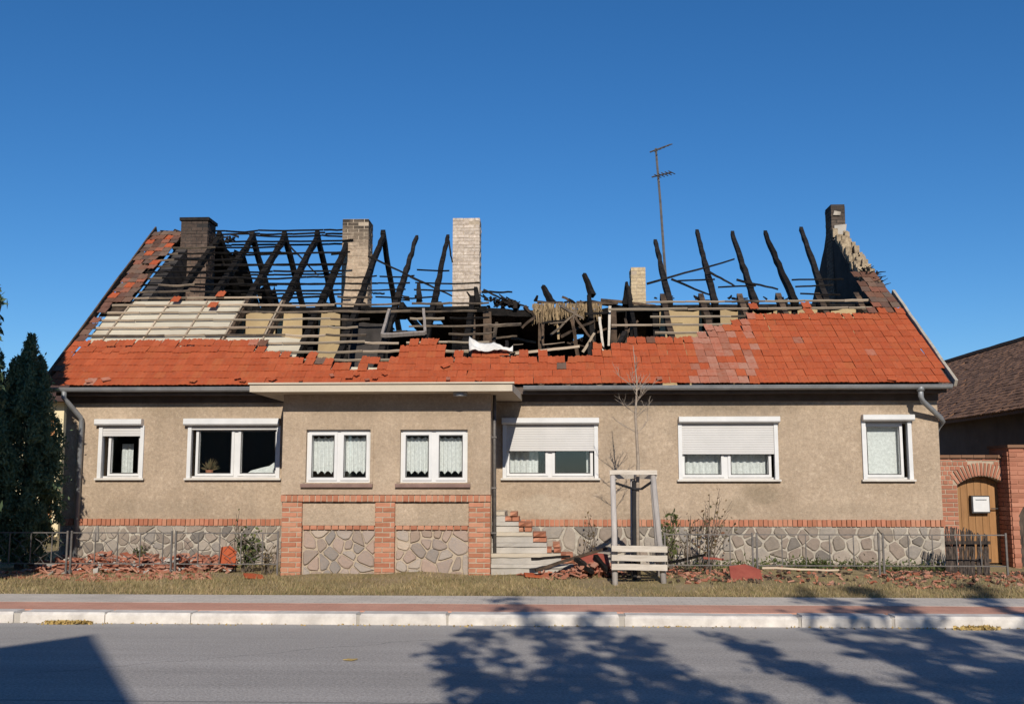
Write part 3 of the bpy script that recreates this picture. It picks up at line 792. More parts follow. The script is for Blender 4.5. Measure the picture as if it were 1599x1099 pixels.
m.tube([(ox,YE-0.01,ZE-0.07),(ox,YE-0.01,ZE-0.22),(ox+0.04,YE+0.04,ZE-0.30),(WXR+0.02,YW-0.06,ZE-0.56),(WXR+0.07,YW-0.02,ZE-0.62),(WXR+0.07,YW+0.3,ZE-0.80),(WXR+0.07,YW+0.35,ZG)], 0.045, 10)
m.tube([(ox,YE-0.01,ZE-0.055),(ox,YE-0.01,ZE-0.14)], 0.062, 10); m.build('rain_pipe', M['zinc'], house, True)
m = MB(); ox = P(101,607,YE).x
m.tube([(ox,YE-0.01,ZE-0.07),(ox,YE-0.01,ZE-0.2),(ox+0.03,YE+0.05,ZE-0.27),(ox+0.16,YW-0.10,ZE-0.52),(ox+0.17,YW-0.06,ZE-0.60),(ox+0.17,YW-0.06,ZG)], 0.045, 10); m.build('rain_pipe', M['zinc'], house, True)

# ---- roof tiles
TOP = [(60,600),(115,537),(414,537),(416,549),(455,551),(457,562),(515,562),(517,572),(610,573),(612,560),(624,553),(626,541),(642,540),(644,528),(688,528),(690,545),(692,557),(738,557),(740,551),(800,553),
       (802,557),(918,557),(920,552),(945,550),(948,541),(975,538),(1000,531),(1088,529),(1092,520),(1110,513),(1150,507),(1168,497),(1172,490),(1368,490),(1372,482),(1418,481),(1500,600)]
def top_y(px):
    for (a, ya), (b, yb) in zip(TOP, TOP[1:]):
        if a <= px <= b: return ya+(yb-ya)*(px-a)/max(1e-6, b-a)
    return 600
GA, TGA, TW = 0.315, 0.225, 0.165
def tile_mesh(mb, T, broken=0.0):
    """profiled interlocking tile; local x across, s up the slope, n out"""
    n = 8; w = TW*0.5-0.0005; prof = []
    for i in range(n+1):
        u = i/n; prof.append((-w+2*w*u, 0.008*(0.5-0.5*math.cos(u*4*math.pi))+ (0.006 if i in (0,) else 0)))
    l0, l1 = 0.0, 0.275
    rows = []
    for (s, dn) in ((l0, 0.015), (l1, 0.002)):
        for th in (0.0, -0.010):
            rows.append(mb.verts([T(x, s-(R.uniform(0, broken) if s == l1 else 0), h+dn+th) for x, h in prof]))
    a, b, c, d = rows
    for i in range(n):
        mb.f += [(a+i, a+i+1, c+i+1, c+i), (b+i, d+i, d+i+1, b+i+1), (a+i, b+i, b+i+1, a+i+1), (c+i, c+i+1, d+i+1, d+i)]
    mb.f += [(a, c, d, b), (a+n, b+n, d+n, c+n)]
tmb = MB(); tile_mesh(tmb, lambda x, s, n: (x, s, n))
TM = {k: tmb.mesh('tile', M[k]) for k in ('tile', 'tile_pale', 'tile_soot')}
JT = {k: MB() for k in TM}
cells = []
for k in range(int(SLEN/TGA)):
    s = 0.0+k*TGA
    i0 = int((xr(s)-xl(s))/TW)
    for i in range(i0):
        x = xl(s)+TW*(i+0.5)+((xr(s)-xl(s))-i0*TW)/2
        px, py = proj(sl(x, s+0.13, 0.02))
        d = py-top_y(px)
        vl, vr = x-xl(s), xr(s)-x
        kind = None
        if d > -4: kind = 'tile'
        elif vl < (0.27 if py > 468 else 0.5 if py > 400 else 0.66) and py > 362 and R.random() < 0.95: kind = 'tile_soot' if R.random() < .88 else 'tile'
        elif vr < 0.62 and 425 < py and R.random() < 0.9: kind = 'tile_soot'
        elif -14 < d <= -4 and R.random() < 0.10: kind = 'tile'
        elif (px, py) and 225 < px < 345 and 455 < py < 500 and R.random() < 0.06: kind = 'tile'
        if kind is None: continue
        if kind == 'tile' and d > -4:
            pp = (px-1083)/95.0
            if 0 <= pp < 1 and R.random() < 0.95-0.75*max(0, pp-0.35): kind = 'tile_pale'
            elif R.random() < 0.012: kind = 'tile_pale'
            if 505 < px < 615 and py < 580 and R.random() < 0.3: continue
            if vl < 0.25 and R.random() < 0.3: kind = 'tile_soot'
            if d < 16 and R.random() < 0.04: kind = 'tile_soot'
        loose = d < 9 or kind == 'tile_soot'
        cells.append((k, x, s, kind, loose, k == 0))
single = 0
for (k, x, s, kind, loose, eave) in cells:
    jx, js, jr = (R.gauss(0, .012), R.gauss(0, .02), R.gauss(0, .05)) if loose else (R.gauss(0, .0025), R.gauss(0, .005), R.gauss(0, .008))
    if not loose and R.random() < 0.03: jr = R.uniform(-.12, .12); js -= 0.03
    lift = R.uniform(0, 0.006)+(0.008 if loose else 0)
    if single < 300 and kind != 'tile_soot':
        o = add('tile', TM[kind], roof, sl(x+jx, s+js, lift), (AL+R.gauss(0, .012), 0, jr)); single += 1
        o.rotation_euler = (Matrix.Rotation(AL, 3, 'X') @ Matrix.Rotation(jr, 3, 'Z') @ Matrix.Rotation(R.gauss(0, .012), 3, 'X')).to_euler()
    else:
        c, sn = math.cos(jr), math.sin(jr)
        tile_mesh(JT[kind], lambda a, u, n: sl(x+jx+a*c-u*sn, s+js+a*sn+u*c, n+lift), 0.06 if loose else 0)
for kind, nm in (('tile', 'upper_tiles'), ('tile_pale', 'upper_pale_tiles'), ('tile_soot', 'sooty_tiles')):
    if JT[kind].v: tag(JT[kind].build(nm, M[kind], roof), kind='stuff')
# verge boards and cement flashing down both gables
m = MB()
m.prism([(xl(2.75)+.05, 2.75), (xl(2.75)+.48, 2.75), (xl(SLEN)+.62, SLEN), (xl(SLEN)+.05, SLEN)], lambda u, v: sl(u, v, -.075), lambda u, v: sl(u, v, -.095)); m.build('verge_sheathing', M['char_brown'], roof)
for side in (0, 1):
    m = MB()
    if side == 0: m.beam(sl(XL0-0.02, -0.02, -0.03), sl(XL1-0.02, SLEN, -0.03), 0.03, 0.16, 10, 0.004)
    else: m.beam(sl(XR0+0.03, 0.0, -0.01), sl(xr(3.4)+0.03, 3.4, -0.01), 0.05, 0.12, 10, 0.004)
    m.build('verge_board', M['char_brown'] if side == 0 else M['mortar_white'], roof)
# slipped and broken pieces lying along the eave
for (px, s_) in [(135,.05),(160,.1),(300,.02),(372,.12),(378,.02),(520,.18),(545,.12),(560,.22),(585,.1),(598,.25),(430,.08),(700,.05),(745,.02),(690,.5),(575,.05),(470,.03),(1030,.03),(1400,.02)]:
    o = add('tile', TM[R.choice(('tile','tile','tile_pale'))], roof, sl(P(px,590,YE+s_*CA).x, s_, 0.05))
    o.rotation_euler = (Matrix.Rotation(AL, 3, 'X') @ Matrix.Rotation(R.uniform(-1.2, 1.2), 3, 'Z') @ Matrix.Rotation(R.uniform(-.12, .12), 3, 'X')).to_euler(); o.scale = (R.uniform(.4,.8), R.uniform(.25,.6), 1)

# ---- rafters
RX = [XL1+0.15+0.762*i for i in range(0, 20)]
RX = [-8.45+0.76*i for i in range(-1, 20)]
def s_at(px, py):      # slope length of a pixel on the front slope
    d = CM @ Vector(((px-799.5)/F, -(py-549.5)/F, -1.0))
    nrm = Vector((0, -SA, CA)); t = (sl(0,0)-CP).dot(nrm)/d.dot(nrm); p = CP+d*t
    return (p.y-YE)/CA
S_PUR = s_at(700, 463)
def rafter(x0_, s0, x1_, s1, w=0.11, h=0.15, mat='char', tip=0.55, fn=sl, jit=0.013, n=-0.17, name='rafter'):
    mb = MB(); mb.beam(fn(x0_, s0, n), fn(x1_, s1, n), w, h, 14, jit, 1.0, tip, (0, -SA, CA)); return mb.build(name, M[mat], roof)
for x in RX:
    if x > WXR-0.2 or x < xl(S_PUR)+.2: continue
    px, _ = proj(sl(x, S_PUR))
    # lower run of every rafter, from the eave to the purlin
    xa = max(x, xl(0)+0.45)
    if 755 < px < 985: rafter(xa, 0.1, xa, R.uniform(1.2, 1.9), mat='char', tip=0.5)
    else: rafter(xa, 0.1, x, S_PUR+0.25, mat='char_brown' if px < 460 or px > 985 else 'char', tip=0.95)
    if px < 700 and x > -8.0:
        rafter(x, S_PUR+0.2, x+R.uniform(-.03,.03), SLEN-R.uniform(0.0, 0.15)-(0.1 if px > 590 else 0), tip=0.75 if px < 560 else 0.6, w=0.12 if px<500 else 0.11)
        if px < 605:
            mb = MB(); mb.beam(slr(x, SLEN-0.02, -0.17), slr(x+0.02, S_PUR+0.1, -0.17), 0.11, 0.15, 9, 0.008, 0.9, 1.0, (0, SA, CA)); mb.build('rafter', M['char'], roof)
for (ptx, pty, pbx) in [(1024,366,1046),(1089,351,1117),(1144,353,1180),(1195,351,1242),(1252,346,1291)]:
    sT = s_at(ptx, pty); xT = at(ptx, pty, YE+sT*CA).x; xB = at(pbx, 462, YE+S_PUR*CA).x
    rafter(xB, S_PUR-0.1, xT, sT, tip=0.62, w=0.115)
# broken stubs in the collapsed middle
for (ax, ay, bx, by, Y_) in [(848,447,862,474,20.2),(912,428,925,462,20.6),(743,450,746,475,19.9),(978,446,976,478,20.0),(653,444,655,470,20.0),(920,460,926,548,19.6)]:
    mb = MB(); mb.beam(at(bx,by,Y_), at(ax,ay,Y_+0.25), 0.11, 0.13, 5, 0.008, 1, 0.6); mb.build('rafter_stub', M['char'], roof)

# ---- purlins, collar beams, posts
ZPU = sl(0, S_PUR, -0.30).z; YPU = sl(0, S_PUR, -0.30).y
for (pa, pb, dz) in [(215,760,0.0),(985,1395,0.0)]:
    mb = MB(); mb.beam((at(pa,462,YPU).x, YPU, ZPU), (at(pb,462,YPU).x, YPU, ZPU+dz), 0.15, 0.12, 14, 0.006); mb.build('purlin', M['char'], roof)
mb = MB(); mb.beam((at(755,470,YPU).x, YPU+0.05, ZPU-0.02), (at(880,474,YPU).x, YPU+0.1, ZPU-0.14), 0.14, 0.15, 10, 0.014, 1, 0.75); mb.build('purlin', M['char'], roof)
mb = MB(); mb.beam((at(862,478,YPU).x, YPU+0.2, ZPU-0.16), (at(990,462,YPU).x, YPU, ZPU+0.02), 0.12, 0.13, 10, 0.014, .7, 1); mb.build('purlin', M['char'], roof)
mb = MB(); mb.beam((at(215,462,YPU).x, 2*YR-YPU, ZPU), (at(640,462,YPU).x, 2*YR-YPU, ZPU), 0.15, 0.17, 14, 0.006); mb.build('purlin', M['char'], roof)
for x in RX[2:]:
    px, _ = proj((x, YPU, ZPU))
    if px > 1330: continue
    if 760 < px < 985 and R.random() < 0.6: continue
    mb = MB(); mb.beam((x+0.1, YPU-0.1, ZPU+0.08), (x+0.1, 2*YR-YPU, ZPU+0.08+R.uniform(-.1,.02)), 0.09, 0.14, 6, 0.008); mb.build('collar_beam', M['char'], roof)
for (px, w_, mt) in [(345,.12,'char'),(488,.14,'char'),(510,.12,'char'),(538,.15,'char'),(608,.13,'char'),(668,.13,'char'),(738,.12,'char_brown'),(762,.17,'char_brown'),(845,.12,'char_brown'),(925,.16,'char_brown'),(960,.12,'char_brown'),(983,.15,'char'),(1024,.12,'char'),(1108,.17,'char'),(1172,.10,'char'),(1240,.12,'char'),(1292,.10,'char'),(1364,.16,'char')]:
    x = at(px, 510, YPU).x
    mb = MB(); mb.beam((x, YPU+R.uniform(-.03,.03), ZT-0.06), (x+R.uniform(-.03,.03), YPU, ZPU-0.05), w_, w_, 6, 0.006, 1, 0.95, (0,1,0)); mb.build('post', M[mt], roof)
# ---- attic partition panels under the purlin
for (a, b, top, bot) in [(185,382,0,0),(384,430,0,0),(433,472,0,0.0),(497,531,0,0),(545,600,.2,0),(1030,1096,0.0,0),(1125,1168,0,0),(1176,1205,.05,0),(1208,1236,0,0),(1246,1288,0,0),(1298,1355,0,0)]:
    mb = MB(); YA = YPU-.16; ZA = ZE+(YA-YE)*SA/CA-.29; xa, xb = at(a,500,YA).x, at(b,500,YA).x
    n = 5; pts = [(xa, ZT-0.06)] + [(xb, ZT-0.06)] + [(xb+(xa-xb)*i/n, ZA-top-R.uniform(0, .07)) for i in range(n+1)]
    mb.prism(pts, lambda u, v: (u, YA, v), lambda u, v: (u, YA+.05, v)); mb.build('attic_panel', M['panel_tan' if top < .15 else 'soot_wall'], roof)
# soot-black rear attic wall and its boarded ceiling (open where the sky shows through)
mb = MB(); mb.box(WXL+0.36, WXR-0.36, 2*YR-YPU, 2*YR-YPU+0.08, ZT-0.06, ZPU+.07); mb.build('attic_rear_wall', M['soot_wall'], roof)
def hole(x, y):
    px, py = proj((x, y, ZPU+0.0))
    return (606 < px < 655 and 499 < py < 518) or (889 < px < 913 and 521 < py < 534) or (672 < px < 684 and 502 < py < 509)
cw = 0.24; x = WXL+0.4; cb = []
while x < WXR-0.5:
    y = YPU+0.3; seg0 = y
    while y < 2*YR-YPU-0.02:
        y2 = min(y+0.3, 2*YR-YPU-0.02)
        if hole(x+cw/2, (y+y2)/2):
            if y-seg0 > 0.05: cb.append((x, seg0, y))
            seg0 = y2
        y = y2
    cb.append((x, seg0, y)); x += cw
for (x, a, b) in cb:
    if b-a < 0.08: continue
    mb = MB(); dz = .012 if round((x-WXL-.4)/cw) % 2 else 0.0; mb.box(x, x+cw+0.012, a, b, ZPU+dz, ZPU+0.025+dz); mb.build('ceiling_board', M['soot_wall'], roof)

# ---- battens
rows = int(SLEN/GA)
def batten(xa, xb, s, mat, w=0.05, h=0.034, jit=0.003, fn=sl, n=-0.035, sag=0.0, name='batten', ds=0.0):
    mb = MB(); mb.beam(fn(xa, s, n), fn(xb, s+ds, n), h, w, 5, jit, 1, 1, (0, SA, -CA), sag); return mb.build(name, M[mat], roof)
for k in range(1, rows+1):
    s = k*GA+0.28
    if s > SLEN-0.02: continue
    x = xl(s)+0.1
    while x < xr(s)-0.2:
        ln = R.choice((1.52, 0.76, 1.52, 0.76)); xe = min(x+ln, xr(s)-0.1)
        px, py = proj(sl((x+xe)/2, s)); pl_, pr_ = proj(sl(x, s))[0], proj(sl(xe, s))[0]
        vis = min(py-top_y(px), py-top_y(pl_), py-top_y(pr_)) < 12
        if vis:
            if py > 461:
                if 765 < px < 975:
                    if R.random() < 0.12: batten(x, x+0.6, s, 'lath_scorched', jit=.01, ds=R.uniform(-.1,.1))
                elif 455 < px <= 765:
                    mt = 'lath' if (py > 522 or R.random() < 0.22) else ('lath_scorched' if R.random() < .85 else 'char')
                    if not (595 < px < 668 and 490 < py < 524) and R.random() < .93: batten(x, xe-R.choice((0,0,0,R.uniform(.05,.3))), s, mt, jit=.009, w=R.uniform(.026,.04), h=R.uniform(.02,.03), ds=R.gauss(0,.025), sag=R.uniform(0,.02))
                else: batten(x, xe, s, 'lath' if R.random() < .8 else 'lath_scorched', jit=.005, w=R.uniform(.028,.04), h=.026, ds=R.gauss(0,.008))
            elif px < 540:
                if R.random() < 0.94: batten(x, xe, s, 'char' if (px > 300 or R.random() < .4) else 'lath_scorched', jit=.007, w=0.034, h=.026, sag=R.uniform(0, .03), ds=R.gauss(0, .02))
            elif px < 712:
                if py > 418 and R.random() < 0.85: batten(x, xe-R.uniform(0, .3), s, 'char', jit=.006, w=0.028, h=0.02, sag=R.uniform(0, .03), ds=R.gauss(0, .03))
            elif px > 1040:
                if R.random() < (0.32 if py > 432 else 0.0): batten(x, min(xe, xr(s)-0.75), s, 'char', jit=.006, w=0.028, h=0.02, ds=R.gauss(0, .05))
        x = xe+0.006
# single charred laths that hang loose across the gap
for (ax, ay, bx, by, Y_) in [(1010,443,1147,405,20.6),(1048,436,1112,462,20.3),(1150,437,1215,452,20.4),(640,432,706,462,20.5),(575,400,660,440,20.8),(700,372,706,410,21.5),(755,452,790,470,20.2),(752,456,800,456,20.2),(960,560,935,536,18.3),(1108,425,1148,447,20.6),(452,300+84,497,430,22.0)]:
    mb = MB(); mb.beam(at(ax,ay,Y_), at(bx,by,Y_), 0.05, 0.04, 7, 0.008, 1, 0.7); mb.build('loose_lath', M['char'], roof)
# A-shaped pair of burnt timbers that slid down onto the tiles
for (ax, ay, bx, by, Ya, Yb) in [(984,470,998,556,20.0,18.15),(976,520,951,562,19.0,18.05),(984,470,978,440,20.0,20.1)]:
    mb = MB(); mb.beam(at(ax,ay,Ya), at(bx,by,Yb), 0.09, 0.08, 6, 0.01, 1, 0.5); mb.build('fallen_timber', M['char'], roof)
for (ax, ay, bx, by, Y_, mt) in [(805,552,905,541,18.25,'lath'),(760,548,800,556,18.2,'lath'),(952,478,950,540,19.6,'slat_pale'),(936,495,942,548,19.3,'slat_pale'),(910,550,928,520,18.8,'lath'),(690,548,745,552,18.3,'lath'),(870,478,872,530,19.9,'reed'),(846,480,848,540,19.9,'char_brown'),(985,540,1005,543,18.6,'sill_grey')]:
    mb = MB(); mb.beam(at(ax,ay,Y_), at(bx,by,Y_), 0.06, 0.05, 5, 0.006, 1, 0.85); mb.build('broken_lath', M[mt], roof)
# collapsed skylight frame
sk = [(608,486),(662,486),(664,522),(597,526)]
sp = [sl(at(a, b, YE+s_at(a,b)*CA).x, s_at(a,b), 0.03) for a, b in sk]
mb = MB()
for i in range(1, 4): mb.beam(sp[i], sp[(i+1)%4], 0.05, 0.07, 4, 0.006, 1, 1, (0,-SA,CA))
mb.build('skylight_frame', M['timber_grey'], roof)
# cream boards under the lower left battens, with counter battens on their joints
for i in range(len(RX)):
    xa, xb = RX[i], RX[i]+0.76
    for (sa, sb) in [(s_at(200,542)-.25, s_at(200,542)+0.62), (s_at(200,542)+0.63, S_PUR+0.05)]:
        px, py = proj(sl((xa+xb)/2, (sa+sb)/2))
        if px > 470 or xb < xl(sa)+0.25: continue
        if px > 395 and py < 500: continue
        xa2 = max(xa, xl(sa)+0.16)
        mb = MB(); c = [(xa2+0.004, sa), (xb-0.004, sa), (xb-0.004, sb), (max(xa2, xl(sb)+.16)+0.004, sb)]
        if px > 380: c[2] = (xb-0.004, sb-R.uniform(.1,.4))
        mb.prism(c, lambda u, v: sl(u, v, -0.085), lambda u, v: sl(u, v, -0.105)); mb.build('roof_board', M['panel_cream'], roof)
    if xa > xl(1.5)+0.3 and proj(sl(xa, 2.2))[0] < 470:
        mb = MB(); mb.beam(sl(xa, s_at(200,542)-.2, -0.068), sl(xa, S_PUR, -0.068), 0.03, 0.028, 3, 0.001, 1, 1, (0,-SA,CA)); mb.build('counter_batten', M['lath'], roof)
for (pa, pb) in [(470,520),(520,610),(690,740)]:
    sa = s_at(540, 590); sb = s_at(540, 566)
    mb = MB(); xa, xb = at(pa,575,18.0).x, at(pb,575,18.0).x
    mb.prism([(xa,sa),(xb,sa),(xb,sb-R.uniform(0,.1)),(xa,sb)], lambda u, v: sl(u, v, -0.085), lambda u, v: sl(u, v, -0.105)); mb.build('roof_board', M['panel_cream'], roof)

# white sheet of torn roofing membrane
V = []; Fq = []; nx, ny = 14, 6
for j in range(ny+1):
    for i in range(nx+1):
        u, v = i/nx, j/ny
        px = 733+68*u; yt = 534+ (14*min(1, u*2.2))+4*math.sin(u*9); yb = 556
        s_ = s_at(px, yb+(yt-yb)*v); p = sl(at(px, yb, YE+s_*CA).x, s_, 0.12+0.04*math.sin(u*11+v*4)*math.sin(v*3.1+.4)+R.uniform(-.022,.022)); V.append(tuple(p))
for j in range(ny):
    for i in range(nx): Fq.append((j*(nx+1)+i, j*(nx+1)+i+1, (j+1)*(nx+1)+i+1, (j+1)*(nx+1)+i))
o = add('torn_membrane', mesh_np('torn_membrane', np.array(V), np.array(Fq), M['foil']), roof)
md = o.modifiers.new('thick', 'SOLIDIFY'); md.thickness = 0.008

# hanging reed and scraps of ceiling in the collapsed middle
mb = MB()
for i in range(260):
    px = R.choice((R.uniform(868,915), R.uniform(905,940), R.uniform(832,865))); Y_ = YPU-R.uniform(0.1, 0.2)
    top = 473+R.uniform(0, 4); ln = R.uniform(5, 26)*(1.3 if px < 870 else 1)
    mb.beam(at(px, top, Y_), at(px+R.uniform(-5,5), top+ln, Y_-0.05), 0.02, 0.012, 1, 0.002, 1, 0.4)
tag(mb.build('hanging_reed', M['reed'], roof), kind='stuff')
mb = MB()
for (px, py, n, sx, sy) in [(792,473,70,16,7),(660,464,8,25,3),(900,474,16,40,4),(1075,466,8,60,2),(350,372,14,25,4),(1190,466,10,70,2),(760,468,12,20,4)]:
    for i in range(n):
        a = at(px+R.gauss(0,sx*.6), py+abs(R.gauss(0,sy))-sy*.6, YPU+R.uniform(-.1,.4)); an = R.uniform(0, 6.3); el = R.uniform(-.4, .7); l = R.uniform(.06,.22)
        mb.beam(a, a+Vector((math.cos(an)*math.cos(el), math.sin(an)*math.cos(el)*.4, math.sin(el)))*l, R.uniform(.03,.08), 0.04, 2, .006, 1, .5)
tag(mb.build('charred_splinters', M['char'], roof), kind='stuff')
for i in range(34):
    px = R.uniform(752, 985); py = R.uniform(468, 540); Y_ = R.uniform(18.9, 21.2); an = R.choice((R.gauss(0,.25), R.gauss(1.4,.3), R.uniform(-1,1))); l = R.uniform(.35, 1.1)
    a_ = at(px, py, Y_); d_ = Vector((math.cos(an), R.uniform(-.3,.3), math.sin(an)))*l*.5
    if a_.z-abs(d_.z) < ZT: a_.z = ZT+abs(d_.z)
    if (a_+d_).z > ZPU+.1: d_.z = -abs(d_.z)*.3
    mb = MB(); mb.beam(a_-d_, a_+d_, R.uniform(.04,.09), R.uniform(.03,.07), 6, .009, 1, .7); mb.build('fallen_timber', M[R.choice(('char','char_brown','char_brown','lath_scorched'))], roof)
mb = MB()
for i in range(260):       # splintered boards and rubbish on the attic floor behind the opening
    px = R.uniform(470, 990); a = at(px, 545, R.uniform(18.4, 19.9)); a.z = ZT-0.03+abs(R.gauss(0, .5 if 755 < px < 870 else .22))*(1 if 700 < px < 980 else .5)
    an = R.uniform(-.6, .6); l = R.uniform(.1, .5)
    mb.beam(a, a+Vector((math.cos(an), math.sin(an)*.6, R.uniform(-.15,.3)))*l, R.uniform(.04,.10), 0.02, 2, .004, 1, .7)
tag(mb.build('attic_debris', M['lath_scorched'], roof), kind='stuff')

# rear slope, still covered over the far left bay
for k in range(4, rows+1):
    s = k*GA+0.2
    if s > SLEN: continue
    xe = -4.3+R.uniform(-.2,.2)
    x = xl(s)+0.1
    while x < xe:
        e = min(x+R.choice((1.52, .76, 2.28)), xe)
        if R.random() < 0.9: batten(x, e, s, 'char', w=0.034, jit=.007, fn=slr, n=-0.035, ds=R.gauss(0,.015))
        x = e+.005
for (a0, b0, sa, sb) in [(xl(5)+.1,-7.75,1.4,SLEN),(-7.74,-7.3,3.2,SLEN-.5),(-7.28,-6.8,4.2,5.3),(-7.3,-7.0,2.4,2.9),(-6.75,-6.3,4.0,4.5),(-6.0,-5.5,3.0,3.3)]:
    n = 6
    pts = [(a0, sa+R.uniform(0,.15)), (b0, sa+R.uniform(0,.3))] + [(b0+(a0-b0)*i/n, min(SLEN, sb-R.uniform(0, .35))) for i in range(n+1)]
    mb = MB(); mb.prism(pts, lambda u, v: slr(u, v, -0.01), lambda u, v: slr(u, v, 0.02)); mb.build('rear_roof_board', M['soot_wall'], roof)

# ---- chimneys
def chimney(pl_, pr_, pt, Y, zb, mat, core, top_soot=None, depth=0.55, cap=False, lean=0.0):
    p0, p1 = at(pl_, pt, Y), at(pr_, pt, Y); zt = p0.z
    x0, x1 = p0.x, p1.x
    m = MB(); m.box(x0+.005, x1-.005, Y+.005, Y+depth-.005, zb, zt-.02); ch = m.build('chimney', core, house)
    m = MB(); H = 0.077; n = int((zt-zb)/H)
    for i in range(n):
        z0 = zb+i*H; z1 = z0+H-.011; off = 0.0 if i % 2 else 0.125
        for face in range(3):
            L0, L1 = (x0, x1) if face == 0 else (Y, Y+depth)
            u = L0-off
            while u < L1-.01:
                a, b = max(u, L0), min(u+.24, L1); u += .25
                if b-a < .03: continue
                if i > n-3 and R.random() < .12: continue
                j = R.uniform(-.005, .005)
                if face == 0: m.box(a+.003, b-.003, Y+j, Y+.05, z0, z1)
                elif face == 1: m.box(x1-.05, x1+j, a+.004 if a > Y+.05 else Y+.051, b-.004, z0, z1)
                else: m.box(x0-j, x0+.05, a+.004 if a > Y+.05 else Y+.051, b-.004, z0, z1)
    tag(m.build('brickwork', mat, ch), kind='stuff')
    if cap:
        m = MB(); m.box(x0-.03, x1+.03, Y-.03, Y+depth+.03, zt-.012, zt+.06); m.build('chimney_cap', M['char'], ch)
    m = MB(); m.box(x0+.13, x1-.13, Y+.13, Y+depth-.13, zt-.03, zt+.004); m.build('flue', M['char'], ch)
    return ch
def chim_mat(name, c1, c2, ztop, zlow, amt):
    m = NT(name)
    col = m.mix(m.ramp(m.noise(7, 6, .7), [(.3, 0.), (.7, 1.)]), c1, c2)
    col = m.mix(1.0, col, m.math('ADD', m.math('MULTIPLY', m.rnd(), .26), .87), 'MULTIPLY')
    col = m.mix(1.0, col, m.ramp(m.noise(14, 7, .85), [(.32, .62), (.52, 1.0), (.7, 1.2)]), 'MULTIPLY')
    x = m.xyz(); t = m.math('DIVIDE', m.math('SUBTRACT', m.math('ADD', x[2], m.math('MULTIPLY', m.math('SUBTRACT', m.noise(3, 5, .7), .5), .9)), zlow), ztop-zlow, True)
    col = m.mix(m.math('MULTIPLY', t, amt), col, (0.018, 0.016, 0.015))
    return m.finish(col, .92, m.noise(60, 4, .7), .6, .008, .2)
YC = 22.3
zt = at(557, 340, YC).z
chimney(283, 325, 344, YC, ZT-.06, chim_mat('chimney_brown', (.10,.065,.05), (.17,.12,.09), zt+.1, zt-1.2, .75), M['soot_wall'], cap=True)
chimney(535, 576, 341, YC, ZT-.06, chim_mat('chimney_tan', (.36,.26,.18), (.46,.36,.26), zt-.1, zt-.8, .95), M['mortar'])
chimney(707, 749, 340, YC, ZT-.06, chim_mat('chimney_pale', (.40,.32,.255), (.54,.46,.385), zt+3, zt+2, .2), M['mortar'])
chimney(985, 1008, 416, YC-.3, ZT-.06, chim_mat('chimney_small', (.40,.30,.18), (.50,.40,.26), zt+3, zt+2, .2), M['mortar'], depth=.45)

# ---- gable walls
def gable(x0, x1, mat, jag, name='gable_wall'):
    def fx(o, y):
        t = min(1, abs(y-YR)/(YR-YE)); return o(t) if callable(o) else o
    pts = [(YW+.02, ZT)]
    n = 22
    for i in range(n+1):
        t = i/n; s = SLEN*t; p = sl(0, s, -.16); pts.append((max(p.y, YW+.02), p.z - (R.uniform(0, jag) if 0 < i < n else 0)))
    for i in range(n, -1, -1):
        t = i/n; p = slr(0, SLEN*t, -.16); pts.append((min(p.y, YB-.02)+.001, p.z - (R.uniform(0, jag))))
    pts.append((YB-.02, ZT))
    mb = MB(); mb.prism(pts, lambda y, z: (fx(x0, y), y, z), lambda y, z: (fx(x1, y), y, z)); return mb.build(name, mat, house)
gable(WXL+.02, WXL+.30, M['soot_wall'], .02)
GX = lambda s: xr(s)-.33
gw = gable(lambda t: XR1+(XR0-XR1)*t-.34, lambda t: XR1+(XR0-XR1)*t-.03, M['soot_wall'], .06)
# rough scorched bricks stepping down the top of the right-hand gable
mb = MB(); s = 3.1
gm = chim_mat('gable_brick', (.20,.15,.10), (.42,.33,.22), 99, 98, 0)
while s < SLEN-.05:
    n_ = 3
    for i in range(n_):
        x = GX(s)+.105*i+R.uniform(-.015,.015)
        if R.random() < .16: continue
        c = sl(x+.05, s+R.uniform(-.04,.04), -.13+R.uniform(-.05,.05)); h = R.uniform(.03, .085)
        w_ = R.uniform(.035, .06)
        rx = R.uniform(-.2,.2)
        mb.hexa([c+Vector(((-1 if a<0 else 1)*w_, b*.07+ rx*a*.04, d*h)) for a, b, d in ((-1,-1,-1),(1,-1,-1),(1,1,-1),(-1,1,-1),(-1,-1,1),(1,-1,1),(1,1,1),(-1,1,1))])
    s += .085
tag(mb.build('gable_bricks', gm, gw), kind='stuff')
mb = MB()      # burnt scraps clinging to the verge
for i in range(60):
    s = R.uniform(3.7, 4.5); a = sl(xr(s)-R.uniform(.0,.3), s, -.02); an = R.uniform(0,6.3)
    mb.beam(a, a+Vector((math.cos(an), math.sin(an)*.5, R.uniform(-.2,.8)))*R.uniform(.06,.2), .05, .02, 2, .005, 1, .4)
tag(mb.build('verge_scraps', M['char'], roof), kind='stuff')
# chimney standing against that gable, its plaster hanging in strips
zt5 = at(1308, 317, YR-.3)
ch5 = chimney(1297, 1319, 318, YR-.3, ZT-.06, chim_mat('chimney_gable', (.10,.075,.06), (.17,.13,.10), zt5.z+.2, zt5.z-.9, .9), M['soot_wall'], depth=.5)
for (poly, mt) in [([(1303,352),(1322,350),(1320,372),(1317,400),(1315,438),(1309,452),(1305,430),(1303,380)], 'concrete'), ([(1303,329),(1313,331),(1312,336),(1301,336)], 'mortar_white'), ([(1322,430),(1331,434),(1324,452),(1317,450)], 'concrete')]:
    mb = MB(); Y_ = YR-.34
    mb.prism([(at(a,b,Y_).x, at(a,b,Y_).z) for a, b in poly], lambda u, v: (u, Y_, v), lambda u, v: (u, Y_+.035, v)); mb.build('plaster_strip', M[mt], ch5)

